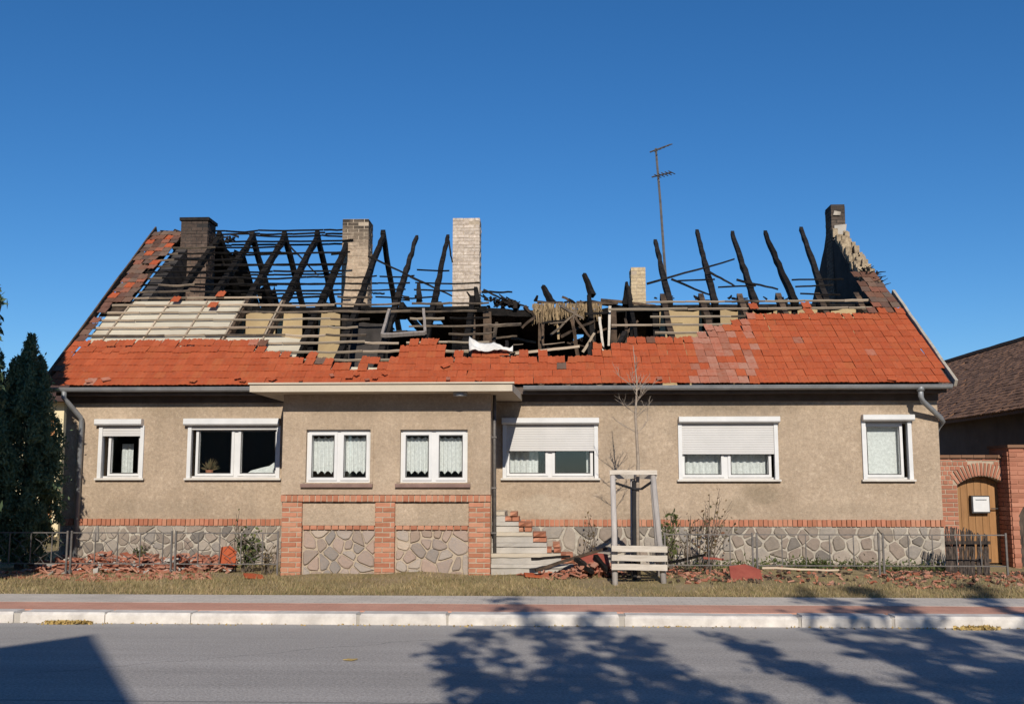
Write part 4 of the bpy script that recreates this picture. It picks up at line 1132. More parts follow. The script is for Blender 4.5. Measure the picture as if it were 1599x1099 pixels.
# ---- television aerial
ab = at(1042, 470, 22.0); a0 = at(1037, 400, 22.0); a1 = at(1024, 232, 22.0)
ant = thing('television_aerial', 'thin rusty aerial mast leaning above the burnt rafters, two short arrays', 'aerial', (ab.x, 22.0, ZT))
m = MB(); m.tube([(ab.x, 22.0, ZT-.06), tuple(ab), tuple(a0), tuple(a0.lerp(a1,.5)+Vector((.01,0,0))), tuple(a1)], lambda t: .036-.010*t, 6); m.build('mast', M['iron'], ant)
for (px, py, l, tl) in [(1024,236,.30,.06),(1027,275,.28,0.0)]:
    c = at(px, py, 22.0); m = MB(); e = c+Vector((l,-.25,tl)); m.tube([tuple(c-Vector((.12,-.08,0))), tuple(e)], .018, 5); bo = m.build('boom', M['iron'], ant)
    for k in range(5):
        q_ = c.lerp(e, k/4); m = MB(); d = Vector((.18,.30,.02)) if py > 250 else Vector((.10,.25,.10)); m.tube([tuple(q_-d*.5), tuple(q_+d*.5)], .012, 4); m.build('element', M['iron'], bo)

# ------------------------------------------------------------------ entrance steps beside the porch
sx0 = PXR+.005
st = thing('entrance_steps', 'worn concrete steps with broken brick edge climbing to the porch door', 'steps', (sx0, YP+.4, ZG))
tops = [812, 834, 856, 878, 900, 920]; zsx = [at(790, y, YP+.35).z for y in (793, 811, 832, 851, 866, 884)]
zt_ = 1.135; nst = 6; hh = (zt_-(ZG-.02))/nst
for i in range(nst):           # i = 0 is the lowest
    z0 = ZG-.05 if i == 0 else ZG-.02+i*hh+.001; z1 = ZG-.02+(i+1)*hh
    yf = YP+.12+i*.075; xe = at(tops[nst-1-i], 850, yf).x
    m = MB(); m.box(sx0, xe-.24, yf+.025, YW-.075, z0, z1-.06); stp = m.build('step', M['concrete'], st)
    m = MB(); m.beam((sx0, (yf+YW-.075)/2, z1-.029), (xe-.245, (yf+YW-.075)/2, z1-.029), YW-.075-yf, .058, 6, .002); m.build('tread', M['slab'] if i % 2 else M['concrete'], stp)
    zb_ = z0
    nb = max(1, round((z1-z0)/.075)); bh = (z1-z0)/nb
    for k in range(nb):
        for (w0, w1) in ((-.235, -.125), (-.115, -.005)):
            if R.random() < .10 and k == nb-1: continue
            brick_at(xe+(w0+w1)/2-(R.uniform(0,.05)), z0+(k+.5)*bh, yf+.03+R.uniform(-.01,.02), .11, bh-.01, stp, 'brick', .5)

# ------------------------------------------------------------------ brick gate wall, door, barn
YGW = 17.9
gx0, gx1 = WXR+.06, at(1577, 760, YGW).x
zgt = at(1520, 712, YGW).z
zarch, zspr = at(1530, 743, YGW).z, at(1500, 757, YGW).z
dx0, dx1 = at(1496, 780, YGW).x, at(1574, 780, YGW).x
dxc, rw = (dx0+dx1)/2, (dx1-dx0)/2
def arch_z(x): return zspr+(zarch-zspr)*max(0, 1-((x-dxc)/rw)**2)
gwall = thing('gate_wall', 'red brick garden wall with a segmental arch over a brown door', 'wall', (gx0, YGW, ZG))
mb = MB(); n = 12
pts = [(gx0, -.1), (dx0, -.1)] + [(dx0+(dx1-dx0)*i/n, arch_z(dx0+(dx1-dx0)*i/n)) for i in range(n+1)] + [(dx1, -.1), (gx1, -.1), (gx1, zgt-.03), (gx0, zgt-.03)]
mb.prism(pts, lambda a, b: (a, YGW+.010, b), lambda a, b: (a, YGW+.36, b)); gcore = mb.build('wall_core', M['mortar'], gwall)
VT = .23
def keep(x, z):
    if dx0-.02 < x < dx1+.02 and z < arch_z(x)+VT: return False
    return True
brick_field(gx0, dx0-.005, .12, zspr, YGW, gcore, 'brick_barn', .24, .077)
zmid = zarch+VT+.02
brick_field(gx0, gx1, zspr+.004, zmid, YGW, gcore, 'brick_barn', .075, .077, lambda x, z: not (dx0-.06 < x < dx1+.06 and z < arch_z(min(dx1, max(dx0, x)))+VT+.02))
brick_field(gx0, gx1, zmid+.004, zgt-.04, YGW, gcore, 'brick_barn', .24, .077)
for i in range(17):
    x = dx0+(dx1-dx0)*(i+.5)/17; sl_ = -2*(zarch-zspr)*(x-dxc)/rw**2; an = math.atan(sl_)
    brick_at(x-math.sin(an)*VT/2, arch_z(x)+VT/2*math.cos(an), YGW-.012, (dx1-dx0)/17-.010, VT-.012, gcore, 'brick_barn', .05, -an)
m = MB()
for i in range(6):
    a = gx0+(gx1-gx0)*i/6; b = gx0+(gx1-gx0)*(i+1)/6; m.box(a+.003, b-.003, YGW-.05, YGW+.40, zgt-.03+R.uniform(-.003,.003), zgt+.02)
m.build('coping', M['tile_barn'], gwall)
mb = MB(); mb.box(dx0+.005, dx1-.005, YGW+.24, YGW+.26, ZG-.02, zspr); dr = mb.build('door', M['dark_wood'], gwall)
npl = 7
for i in range(npl):
    a = dx0+.01+(dx1-dx0-.02)*i/npl; b = dx0+.01+(dx1-dx0-.02)*(i+1)/npl-.006
    mb = MB(); mb.prism([(a, ZG+.03), (b, ZG+.03), (b, arch_z(b)-.012), ((a+b)/2, arch_z((a+b)/2)-.012), (a, arch_z(a)-.012)], lambda u, v: (u, YGW+.205+R.uniform(-.003,.003), v), lambda u, v: (u, YGW+.238, v)); mb.build('plank', M['oak_door'], dr)
mb = MB(); hx = dx1-.12; mb.tube([(hx, YGW+.20, 1.15), (hx, YGW+.14, 1.15), (hx-.11, YGW+.14, 1.15)], .011, 6); mb.build('handle', M['iron_dark'], dr)
lb0, lb1 = at(1520, 799, YGW+.08), at(1544, 775, YGW+.08)
lb = thing('letterbox', 'white letterbox with dark edge hung on the brown arched door', 'letterbox', (lb0.x, YGW+.1, lb0.z))
mb = MB(); mb.box(lb0.x-.015, lb1.x+.02, YGW+.10, YGW+.203, lb0.z-.02, lb1.z+.015); mb.build('housing', M['iron_dark'], lb)
mb = MB(); mb.box(lb0.x+.008, lb1.x+.004, YGW+.085, YGW+.0995, lb0.z+.002, lb1.z-.004); mb.build('front_plate', M['pvc'], lb)
mb = MB(); mb.box(lb0.x+.05, lb1.x-.04, YGW+.075, YGW+.0845, lb1.z-.06, lb1.z-.045); mb.build('slot_flap', M['zinc'], lb)
# pier and the large gateway beyond it
YPI = 17.62
pier = thing('gate_pier', 'tall red brick pier at the right edge of the picture', 'pier', (at(1579,800,YPI).x, YPI, ZG))
px0, px1 = at(1578.5, 760, YPI).x, at(1640, 760, YPI).x; zpt = at(1590, 697, YPI).z
ax0 = at(1591, 800, YPI).x; az1 = at(1599, 772, YPI).z; axc = ax0+.75
def a2(x): return az1-.35+.45*math.sqrt(max(0, 1-((x-axc)/.75)**2))
mb = MB()
pts = [(px0, -.1), (ax0, -.1)] + [(ax0+1.5*i/10, a2(ax0+1.5*i/10)) for i in range(11)] + [(ax0+1.5, -.1), (ax0+2.0, -.1), (ax0+2.0, zpt-.02), (px0, zpt-.02)]
mb.prism(pts, lambda a, b: (a, YPI+.010, b), lambda a, b: (a, YGW+.5, b)); pc_ = mb.build('pier_core', M['brick_barn'], pier)
mb = MB(); z = .12; k = 0
while z < zpt-.09:
    y = YPI+.03-(.12 if k % 2 else 0)
    while y < YGW+.2:
        a, b = max(y, YPI+.03), min(y+.24, YGW+.2); y += .252
        if b-a > .03: mb.box(px0-.022+R.uniform(-.003,.003), px0+.02, a, b, z, z+.065)
    z += .077; k += 1
tag(mb.build('side_bricks', M['brick_barn'], pier), kind='stuff')
brick_field(px0, px0+1.0, .12, zpt-.03, YPI, pc_, 'brick_barn', .24, .077, lambda x, z: not (x > ax0-.04 and z < a2(max(ax0+.001, x))+.03))
mb = MB(); mb.box(px0-.03, ax0+2.03, YPI-.04, YGW+.52, zpt-.02, zpt+.03); mb.build('coping', M['tile_barn'], pier)
mb = MB(); mb.box(ax0, ax0+1.5, YPI+.3, YPI+.35, .1, az1+.2); mb.build('gate_leaf', M['dark_wood'], pier)
# barn
bx = at(1599, 638, 22.0); BX, BZ = bx.x, bx.z
br_ = atz(1483, 565, 5.75); RXB = br_.x; RZB = 5.75
barn = thing('barn', 'long barn with dark brown tiled roof behind the brick garden wall', 'barn', (BX+.3, 25, ZG))
mb = MB(); mb.box(BX+.3, BX+.6, 18.6, 44, -.05, BZ+.05); mb.box(2*RXB-BX-.6, 2*RXB-BX-.3, 18.6, 44, -.05, BZ+.05)
mb.build('barn_wall', M['barn_wall'], barn)
mb = MB(); mb.prism([(BX+.3, -.05), (2*RXB-BX-.3, -.05), (2*RXB-BX-.3, BZ+.1), (RXB, RZB-.12), (BX+.3, BZ+.1)], lambda a, b: (a, 18.4, b), lambda a, b: (a, 18.7, b)); mb.build('barn_gable', M['barn_wall'], barn)
mb = MB()
for s_ in (1, -1):
    ex = BX if s_ == 1 else 2*RXB-BX
    mb.prism([(ex, BZ), (RXB, RZB), (RXB, RZB-.08), (ex, BZ-.08)], lambda a, b: (a, 18.1, b), lambda a, b: (a, 44.2, b))
broof = mb.build('roof', M['tile_barn'], barn)
LS = math.hypot(RXB-BX, RZB-BZ); ux, uz = (RXB-BX)/LS, (RZB-BZ)/LS
mb = MB(); nr = int(LS/.16)
for r_ in range(nr):
    for c_ in range(0, 118):
        y0_ = 18.1+c_*.2+(.1 if r_ % 2 else 0); s0_ = r_*.16-.02
        if R.random() < .01: continue
        t = .012+R.uniform(0,.012); j = R.uniform(-.012,.012)
        pa = lambda s, y, n: (BX+ux*s-uz*n, y, BZ+uz*s+ux*n)
        mb.hexa([pa(s0_+j, y0_, .002), pa(s0_+.2, y0_, .001), pa(s0_+.2, y0_+.19, .001), pa(s0_+j, y0_+.19, .002), pa(s0_+j, y0_, .02+t), pa(s0_+.2, y0_, .008+t), pa(s0_+.2, y0_+.19, .008+t), pa(s0_+j, y0_+.19, .02+t)])
tag(mb.build('barn_tiles', M['tile_barn'], broof), kind='stuff')
mb = MB(); mb.beam((RXB,18.1,RZB+.03),(RXB,44,RZB+.03), .22, .10, 30, .008); mb.build('ridge_tiles', M['tile_barn'], broof)

# ------------------------------------------------------------------ neighbour at the far left
nbx = at(97, 700, 26).x
nb_ = thing('neighbour_outbuilding', 'pale yellow outbuilding with orange corner between the conifer and the house', 'building', (nbx-2, 26, ZG))
zw = at(85, 622, 26).z
mb = MB(); mb.box(nbx-5, nbx, 26, 31, -.05, zw); mb.build('wall', M['yellow_plaster'], nb_)
mb = MB(); mb.box(at(80,700,26).x-.06, at(80,700,26).x+.10, 25.96, 25.999, -.05, zw-.5); mb.build('corner_trim', M['orange_trim'], nb_)
zr_ = at(66, 592, 28.6).z
mb = MB(); mb.prism([(25.6, zw-.1), (28.5, zr_), (31.4, zw-.1)], lambda y, z: (nbx-5.3, y, z), lambda y, z: (nbx+.25, y, z)); mb.build('roof', M['tile_soot'], nb_)

# ------------------------------------------------------------------ foliage helpers
def cards(centers, size, rnd, mat, name, upbias=0.0, narrow=.5, parent=None):
    n = len(centers); C = np.array(centers)
    g_ = np.random.RandomState(rnd)
    a = g_.normal(size=(n,3)); a[:,2] += upbias; a /= np.linalg.norm(a, axis=1)[:,None]
    b = g_.normal(size=(n,3)); b -= (b*a).sum(1)[:,None]*a; b /= np.linalg.norm(b, axis=1)[:,None]
    L_ = size*g_.uniform(.6, 1.4, (n,1)); W_ = L_*narrow
    V = np.stack([C-a*L_*.5, C+b*W_*.5, C+a*L_*.5, C-b*W_*.5], 1).reshape(-1,3)
    Fq = np.arange(4*n).reshape(n,4)
    return add(name, mesh_np(name, V, Fq, M[mat]), parent)

# ------------------------------------------------------------------ cypresses at the left
def cypress(x, y, ztop, rmax, label, seed, n=64000, pw=3.4, ls=.065, mat='cypress'):
    t = thing('cypress_tree', label, 'conifer', (x, y, ZG), 'conifers at the left edge')
    m = MB(); m.tube([(x,y,ZG-.1),(x+.02,y,1.2),(x,y,ztop*.8)], lambda u: .08*(1-u*.8), 8); m.build('trunk', M['bark_dark'], t)
    g_ = np.random.RandomState(seed)
    H = ztop-ZG
    # upright plumes round the column, each a cluster of scale-leaf sprays
    pts = []; npl = 170
    for i in range(npl):
        u = g_.uniform(0, 1)**.9; prof = (1-u**pw)*(.62+.38*min(1, u*5)); a = g_.uniform(0, 2*math.pi)
        r = rmax*prof*g_.uniform(.62, 1.0); zc = ZG+.12+u*(H-.42)
        ln = g_.uniform(.25, .6); w_ = g_.uniform(.05, .10)
        k = n//npl
        tt = g_.uniform(0, 1, k)
        pts.append(np.stack([x+(r*(1-.12*tt))*math.cos(a)+g_.normal(0,1,k)*w_*(1-.8*tt), y+(r*(1-.12*tt))*math.sin(a)+g_.normal(0,1,k)*w_*(1-.8*tt), zc+ln*tt+g_.normal(0,.02,k)], 1))
    uu = g_.uniform(0,1,n//4); aa = g_.uniform(0,6.283,n//4); rr = rmax*.72*np.sqrt(g_.uniform(0,1,n//4))*(1-uu**pw)*(.55+.45*np.minimum(1,uu*5))
    pts.append(np.stack([x+rr*np.cos(aa), y+rr*np.sin(aa), ZG+.08+uu*(H-.2)], 1))
    k = 120; tt = g_.uniform(0,1,k); pts.append(np.stack([x+g_.normal(0,.04,k)*(1-tt), y+g_.normal(0,.04,k)*(1-tt), ztop-.45+.45*tt],1))
    cards(np.concatenate(pts), ls, seed, mat, 'crown', 1.3, .36, t)
cyx = at(40, 700, 16.75)
cypress(cyx.x, 16.75, at(38, 541, 16.75).z, .62, 'dense dark green conifer beside the left corner of the house', 4, 56000, 4.5, .07, 'cypress_light')
c2 = at(2, 700, 16.5)
cypress(c2.x-.22, 16.5, at(4, 551, 16.5).z, .46, 'dark conifer cut off by the left edge of the picture', 9, 22000, 4.5, .07, 'cypress_light')
cypress(-8.60, 13.9, 6.2, .76, 'tall conifer on the verge just outside the left edge of the picture', 13, 60000, 5.0, .13)

# ------------------------------------------------------------------ low iron garden fences
def fence(pxs, Y, ytop, ybot, label, doubled, bars, wavy, loc_px):
    p = at(loc_px, 860, Y)
    t = thing('iron_fence', label, 'fence', (p.x, Y, ZG), 'low garden fences in front of the house')
    zt_ = at(pxs[0], ytop, Y).z; zb_ = at(pxs[0], ybot, Y).z
    for i, q in enumerate(pxs):
        for d in ((0, .065) if i in doubled else (0,)):
            x = at(q, 850, Y).x+d
            m = MB(); m.box(x-.013, x+.013, Y-.013, Y+.013, ZG-.15, zt_+.03); m.build('post', M['iron'], t)
    for i in range(len(pxs)-1):
        xa = at(pxs[i], 850, Y).x+(.085 if i in doubled else .018); xb = at(pxs[i+1], 850, Y).x-.018
        for z in (zt_, zb_):
            m = MB(); m.box(xa, xb, Y-.008, Y+.008, z-.008, z+.008); m.build('rail', M['iron'], t)
        n = max(2, round((xb-xa)/bars))
        for k in range(1, n):
            x = xa+(xb-xa)*k/n
            m = MB()
            if wavy and k % 3:
                sg = 1 if k % 3 == 1 else -1
                m.tube([(x+sg*.075*math.sin(u*math.pi*2/6*1.0*2), Y, zb_+(zt_-zb_)*u/6) for u in range(7)], .006, 4)
            else: m.box(x-.007, x+.007, Y-.007, Y+.007, zb_+.01, zt_-.01)
            m.build('bar', M['iron'], t)
    return t
fence([-20, 105, 268, 434], 15.75, 831, 879, 'low wavy-barred iron fence in front of the rubble left of the porch', (1, 2), .115, True, 200)
fence([1038, 1175, 1372, 1571], 15.75, 834, 882, 'low plain iron fence in front of the plinth right of the young tree', (1, 2), .33, False, 1300)
m = MB()
# dark hurdle leaning behind the fence by the gate
hu = thing('stick_hurdle', 'dark hurdle of upright sticks leaning in front of the brown door', 'hurdle', (at(1510,870,16.6).x, 16.6, ZG))
for i in range(44):
    px = 1478+66*i/43+R.uniform(-2,2); yt = 820+15*i/43+R.uniform(-2,4)
    a = at(px, 876, 16.45); a.z = ZG-.03; b = at(px+R.uniform(-5,5), yt, 16.75); m = MB(); m.beam(a, b, .022, .02, 6, .012, 1, .6, (0,1,0)); m.build('stick', M['dark_wood'], hu)
for z_ in (.38, .66):
    m = MB(); a, b = at(1476, 850, 16.55), at(1546, 850, 16.6); a.z = b.z = z_; m.beam(a, b, .03, .05, 5, .004, up=(0,0,1)); m.build('cross_bar', M['dark_wood'], hu)

# ------------------------------------------------------------------ young street tree and its guard
YT = 15.45
tb = at(997, 893, YT)
tg = thing('tree_guard', 'weathered timber guard of tall stakes and three low slats round the young tree', 'tree guard', (tb.x, YT, ZG-.03))
gz0 = .10; zr0 = at(990, 741, YT).z
SP = [(960,YT-.40,958),(1037,YT-.40,1022),(1030,YT+.34,1018),(990,YT+.30,988)]
for (b_, Y_, t_) in SP:
    a = at(b_, 880, Y_); a.z = gz0-.05; e = at(t_, 741, Y_); e.z = zr0-.01
    if Y_ < YT: e.y = YT-.18
    m = MB(); m.tube([tuple(a), tuple(a.lerp(e,.5)+Vector((R.uniform(-.01,.01),0,0))), tuple(e)], lambda t: .046-.006*t, 10); m.build('stake', M['stake'], tg, True)
for py in (856.5, 871, 885):
    z_ = at(997, py, YT-.45).z
    m = MB(); m.beam(at(955,py,YT-.46).xy.to_3d()+Vector((0,0,z_+.005)), at(1042,py,YT-.46).xy.to_3d()+Vector((0,0,z_-.005)), .035, .085, 5, .003); m.build('slat', M['slat_pale'], tg)
    for xx in (957, 1038):
        x = at(xx, py, YT-.4).x; m = MB(); m.beam((x, YT-.42, z_), (x-.03*(1 if xx > 1000 else -1), YT+.36, z_), .03, .07, 3, .003); m.build('slat', M['slat_pale'], tg)
for (a, b, Y0, Y1) in [(952,1026,YT-.21,YT-.21),(956,990,YT-.19,YT+.28),(1024,990,YT-.19,YT+.28)]:
    m = MB(); p, q = at(a,741,Y0), at(b,741,Y1); p.z = q.z = zr0+(.035 if Y0 == Y1 else -.03); m.beam(p, q, .04, .065, 4, .003); m.build('top_rail', M['slat_pale'], tg)
m = MB(); z_ = zr0-.14
pts = [tuple(at(957,750,YT-.2).xy.to_3d()+Vector((0,0,z_+.03))), (tb.x-.06,YT-.05,z_-.07), (tb.x+.06,YT-.05,z_-.07), tuple(at(1020,750,YT-.2).xy.to_3d()+Vector((0,0,z_+.05)))]
m.tube(pts, .020, 6); m.build('tie_strap', M['black_cloth'], tg)
m = MB(); m.tube([(tb.x-.055,YT-.02,gz0), (tb.x-.05,YT-.02,z_+.05)], .032, 8); m.build('watering_pipe', M['black_cloth'], tg)

sap = thing('young_tree', 'slender leafless young tree rising out of the timber guard', 'tree', (tb.x, YT, ZG-.05))
ztop = at(988, 540, YT).z
m = MB(); m.tube([(tb.x,YT,.1),(tb.x-.01,YT,1.2),(tb.x+.02,YT,1.9),(tb.x-.01,YT,2.6),(tb.x+.02,YT,3.1),(tb.x-.03,YT,ztop)], lambda t: .034*(1-t)+.004, 8); m.build('trunk', M['bark'], sap, True)
def twig(mb, p, d, l, r, depth):
    p = Vector(p); d = Vector(d).normalized(); q = [p]
    for i in range(4):
        d = (d+Vector((R.gauss(0,.14),R.gauss(0,.14),R.gauss(.10,.10)))).normalized(); q.append(q[-1]+d*l/4)
    mb.tube([tuple(v) for v in q], lambda t: r*(1-.75*t), 4)
    if depth:
        for i in range(3 if depth > 1 else 2):
            twig(mb, q[R.choice((1,2,3))], d+Vector((R.gauss(0,.7),R.gauss(0,.5),R.gauss(.1,.4))), l*R.uniform(.35,.6), r*.6, depth-1)
m = MB()
for i in range(15):
    z_ = 2.3+R.uniform(0,.9)*(.9) if i < 11 else R.uniform(3.1,3.5); a = R.uniform(0,6.3)
    twig(m, (tb.x+.005,YT,z_-.1), (math.cos(a),.7*math.sin(a),R.uniform(.3,1.1)), R.uniform(.25,.48) if i < 11 else .22, .007, 2)
m.build('branches', M['bark'], sap)

# black sack behind the guard
m = MB(); c = at(975, 850, 16.3)
pts = [(-.14,-.02),(.13,-.02),(.12,.14),(.05,.26),(.0,.31),(-.06,.24),(-.13,.10)]
m.prism(pts, lambda a, b: (c.x+a, 16.15+.1*b, ZG+b*.95), lambda a, b: (c.x+a*.85, 16.38-.1*b, ZG+b*.9))
tag(m.build('rubbish_sack', M['black_cloth']), 'black pointed rubbish sack behind the left stakes of the tree guard', 'sack')

# ------------------------------------------------------------------ shrubs and weeds
def shrub(name, px, Y, pytop, spread, nst, nleaf, label, mat, lsize=.06, cat='shrub', lean=0.0):
    p = at(px, 870, Y); zt_ = at(px, pytop, Y).z
    t = thing(name, label, cat, (p.x, Y, ZG))
    m = MB(); C = []
    for i in range(nst):
        a = R.uniform(0, 6.3); e = Vector((p.x+lean+spread*math.cos(a)*R.uniform(.3,1), Y+.5*spread*math.sin(a), ZG+(zt_-ZG)*R.uniform(.6,1)))
        b = Vector((p.x+R.uniform(-.08,.08), Y+R.uniform(-.05,.05), ZG-.05)); mid = b.lerp(e,.5)+Vector((R.gauss(0,.05),R.gauss(0,.03),.04))
        m.tube([tuple(b),tuple(mid),tuple(e)], lambda u: .011*(1-.7*u), 5)
        for k in range(nleaf):
            u = R.uniform(.25,1); q = (b.lerp(mid,u*2) if u < .5 else mid.lerp(e,u*2-1)); C.append((q.x+R.gauss(0,.05),q.y+R.gauss(0,.05),q.z+R.gauss(0,.04)))
        for k in range(3):
            u = R.uniform(.3,.9); twig(m, b.lerp(e,u), (R.gauss(0,1),R.gauss(0,.6),R.uniform(.2,1)), .18, .005, 0)
    m.build('stems', M['bark_dark'], t)
    cards(C, lsize, px, mat, 'leaves', .3, .55, t)
shrub('rose_bush', 1100, 16.75, 762, .38, 10, 16, 'tall straggly shrub with sparse leaves under the half-shuttered window', 'dry_leaf', .06, lean=.22)
shrub('leafy_shrub', 1046, 16.6, 796, .28, 8, 22, 'small green leafy shrub just right of the tree guard', 'green_leaf', .085)
shrub('thin_shrub', 1075, 16.7, 800, .25, 6, 12, 'low bare-stemmed shrub between the guard and the straggly bush', 'dry_leaf', .05)
shrub('dry_sapling', 923, 16.9, 792, .12, 4, 14, 'thin brown dry sapling left of the tree guard in front of the plinth', 'dry_leaf', .05)
shrub('tall_weed', 372, 16.3, 782, .08, 2, 6, 'single tall weed stalk behind the fence near the porch', 'green_leaf', .06, 'weed')
shrub('bushy_weed', 385, 16.2, 826, .24, 12, 26, 'bushy green weed behind the fence near the porch', 'green_leaf', .07, 'weed')
shrub('leafy_weed', 222, 16.3, 846, .14, 7, 14, 'green weed growing through the tile rubble in the fence middle', 'green_leaf', .06, 'weed')
shrub('corner_weed', 418, 16.1, 850, .16, 8, 12, 'brown weed in the corner against the porch pier', 'dry_leaf', .05, 'weed')
C = []
for i in range(2600):
    px = R.choice((R.uniform(1230,1340), R.uniform(1330,1475), R.uniform(1060,1240), R.uniform(1250,1300))); Y_ = R.uniform(16.6, 17.45)
    p = at(px, 880, Y_); C.append((p.x, Y_, gz(p.x,Y_)+abs(R.gauss(0,.07))))
o = cards(C, .06, 77, 'green_leaf', 'plinth_weeds', .8, .4); tag(o, 'low green weeds along the foot of the stone plinth', 'weeds', kind='stuff')

# ------------------------------------------------------------------ verge grass
g_ = np.random.RandomState(3); n = 70000
X = g_.uniform(-9.5, 9.5, n); Y_ = YGREY+.01+np.abs(g_.beta(1.1, 1.9, n))*2.15
pat = .5+.5*np.sin(X*1.3+.7*np.sin(X*.6))*np.sin(Y_*2.1+X*.35)+.25*np.sin(X*5.3+Y_*4)
ok = g_.uniform(0,1,n) < np.clip(.30+.65*pat, .1, 1)
dirt = ((X-tb.x)/1.0)**2+((Y_-15.0)/.75)**2 < 1
ok &= ~(dirt & (g_.uniform(0,1,n) < .85))
ok &= ~((X > 1.8) & (Y_ > 14.6) & (g_.uniform(0,1,n) < .6))
X, Y_ = X[ok], Y_[ok]; n = len(X)
Z = np.array([gz(a, b) for a, b in zip(X, Y_)])
an = g_.uniform(0, 6.283, n); h = g_.uniform(.025, .075, n); lean = g_.normal(0, .035, (n,2)); wv = .006
V = np.zeros((n,3,3))
V[:,0] = np.stack([X-np.cos(an)*wv, Y_-np.sin(an)*wv, Z-.01],1); V[:,1] = np.stack([X+np.cos(an)*wv, Y_+np.sin(an)*wv, Z-.01],1); V[:,2] = np.stack([X+lean[:,0], Y_+lean[:,1], Z+h],1)
o = add('grass', mesh_np('grass', V.reshape(-1,3), np.arange(3*n).reshape(n,3), M['grass'])); tag(o, 'short dry grass on the verge beside the pavement', 'grass', kind='stuff')

# ------------------------------------------------------------------ fallen tiles and charred timber on the ground
def chips(name, label, n, fn, smin, smax, mat='rubble'):
    mb = MB()
    for i in range(n):
        x, y, z = fn(); s_ = R.uniform(smin, smax); a = R.uniform(0, 6.3)
        rot = Matrix.Rotation(a, 3, 'Z') @ Matrix.Rotation(R.gauss(0,.45), 3, 'X') @ Matrix.Rotation(R.gauss(0,.45), 3, 'Y')
        w_, l_, t_ = s_*R.uniform(.5,1), s_*R.uniform(.7,1.3), .010
        c = Vector((x,y,z))
        k = [Vector((sx_*w_/2*R.uniform(.6,1.1), sy_*l_/2*R.uniform(.6,1.1), sz_*t_)) for sx_, sy_, sz_ in ((-1,-1,-1),(1,-1,-1),(1,1,-1),(-1,1,-1))]
        top = [v+Vector((0,0,2*t_)) for v in k]
        mb.hexa([c+rot@v for v in k+top])
    return tag(mb.build(name, M[mat]), label, 'rubble', kind='stuff')
def heap_left():
    px = R.choice((R.uniform(45,270), R.uniform(110,330), R.uniform(270,365), R.uniform(150,250))); Y = R.uniform(15.8, 17.4); p = at(px, 870, Y)
    hgt = .20*math.exp(-((px-190)/140)**2)*(.5+.5*math.sin(px*.05)**2)+.12*math.exp(-((px-320)/50)**2)
    return p.x, Y, gz(p.x,Y)+R.uniform(0,1)*hgt*(1 if Y > 16 else .5)+.01
chips('tile_rubble', 'heap of broken red roof tiles behind the left fence', 900, heap_left, .07, .2)
def front_left():
    px = R.uniform(-5, 330); Y = 15.1+abs(R.gauss(0,.4)); p = at(px, 895, Y); return p.x, Y, gz(p.x,Y)+.012
chips('tile_rubble', 'red tile crumbs scattered on the grass before the left fence', 260, front_left, .03, .12)
def by_steps():
    px = R.gauss(905, 32); Y = R.uniform(15.5, 16.7); p = at(px, 885, Y); return p.x, Y, gz(p.x,Y)+R.uniform(0,.22)*math.exp(-((px-920)/28)**2)+.01
chips('tile_rubble', 'heap of broken red tiles between the steps and the tree guard', 260, by_steps, .05, .18)
def right_scatter():
    px = R.choice((R.uniform(1040,1180), R.uniform(1170,1480), R.uniform(1390,1600))); Y = R.uniform(14.9, 17.2) if px < 1400 else R.uniform(14.7, 16.6); p = at(px, 885, Y); return p.x, Y, gz(p.x,Y)+.006+.02*R.random()
chips('tile_rubble', 'scattered red tile pieces along the right fence and verge', 420, right_scatter, .02, .10)
chips('ash_rubble', 'grey mortar and charcoal crumbs among the left tile heap', 260, heap_left, .04, .13, 'concrete')
chips('ash_rubble', 'charcoal crumbs in the heap between steps and tree guard', 110, by_steps, .04, .14, 'char_brown')
chips('ash_rubble', 'earthy and charred crumbs scattered along the right fence', 300, right_scatter, .02, .09, 'char_brown')
# larger single pieces
def frag(name, px, py, Y, w_, l_, rot, mat, label, cat, h_=.0, t_=.02, peak=0.0):
    p = at(px, py, Y); mb = MB()
    poly = [(-w_/2,-l_/2),(w_/2*.9,-l_/2*1.1),(w_/2*1.05,l_/2*.5),(w_*.1,l_/2),(-w_/2*.8,l_/2*.8)]
    mt = Matrix.Rotation(rot[2],3,'Z')@Matrix.Rotation(rot[0],3,'X')@Matrix.Rotation(rot[1],3,'Y')
    c = Vector((p.x, Y, gz(p.x,Y)+h_))
    mb.prism(poly, lambda a, b: c+mt@Vector((a,b,t_+peak*(1-abs(a)/w_*2))), lambda a, b: c+mt@Vector((a,b,-t_*.2+peak*(1-abs(a)/w_*2))))
    return tag(mb.build(name, M[mat]), label, cat)
frag('ridge_tile', 1162, 886, 15.5, .5, .35, (.55,0.05,.1), 'red_sheet', 'large flat dark red tile slab lying by the right fence', 'tile', .08, .025, .03)
frag('tile_piece', 356, 852, 15.95, .26, .30, (1.15,.25,.3), 'tile', 'orange roof tile standing on edge in the weeds near the porch', 'tile', .26, .014)
frag('tile_piece', 395, 886, 15.2, .3, .2, (.2,.1,.6), 'tile', 'whole orange tile lying flat before the fence near the porch', 'tile', .03)
frag('tile_piece', 830, 888, 15.7, .26, .2, (.15,.1,.3), 'tile', 'orange tile lying at the foot of the entrance steps', 'tile', .03)
frag('tile_piece', 925, 870, 15.85, .5, .42, (.5,-.15,.2), 'red_sheet', 'dark red slab of stuck tiles leaning on rubble left of the guard', 'tile', .2, .03)
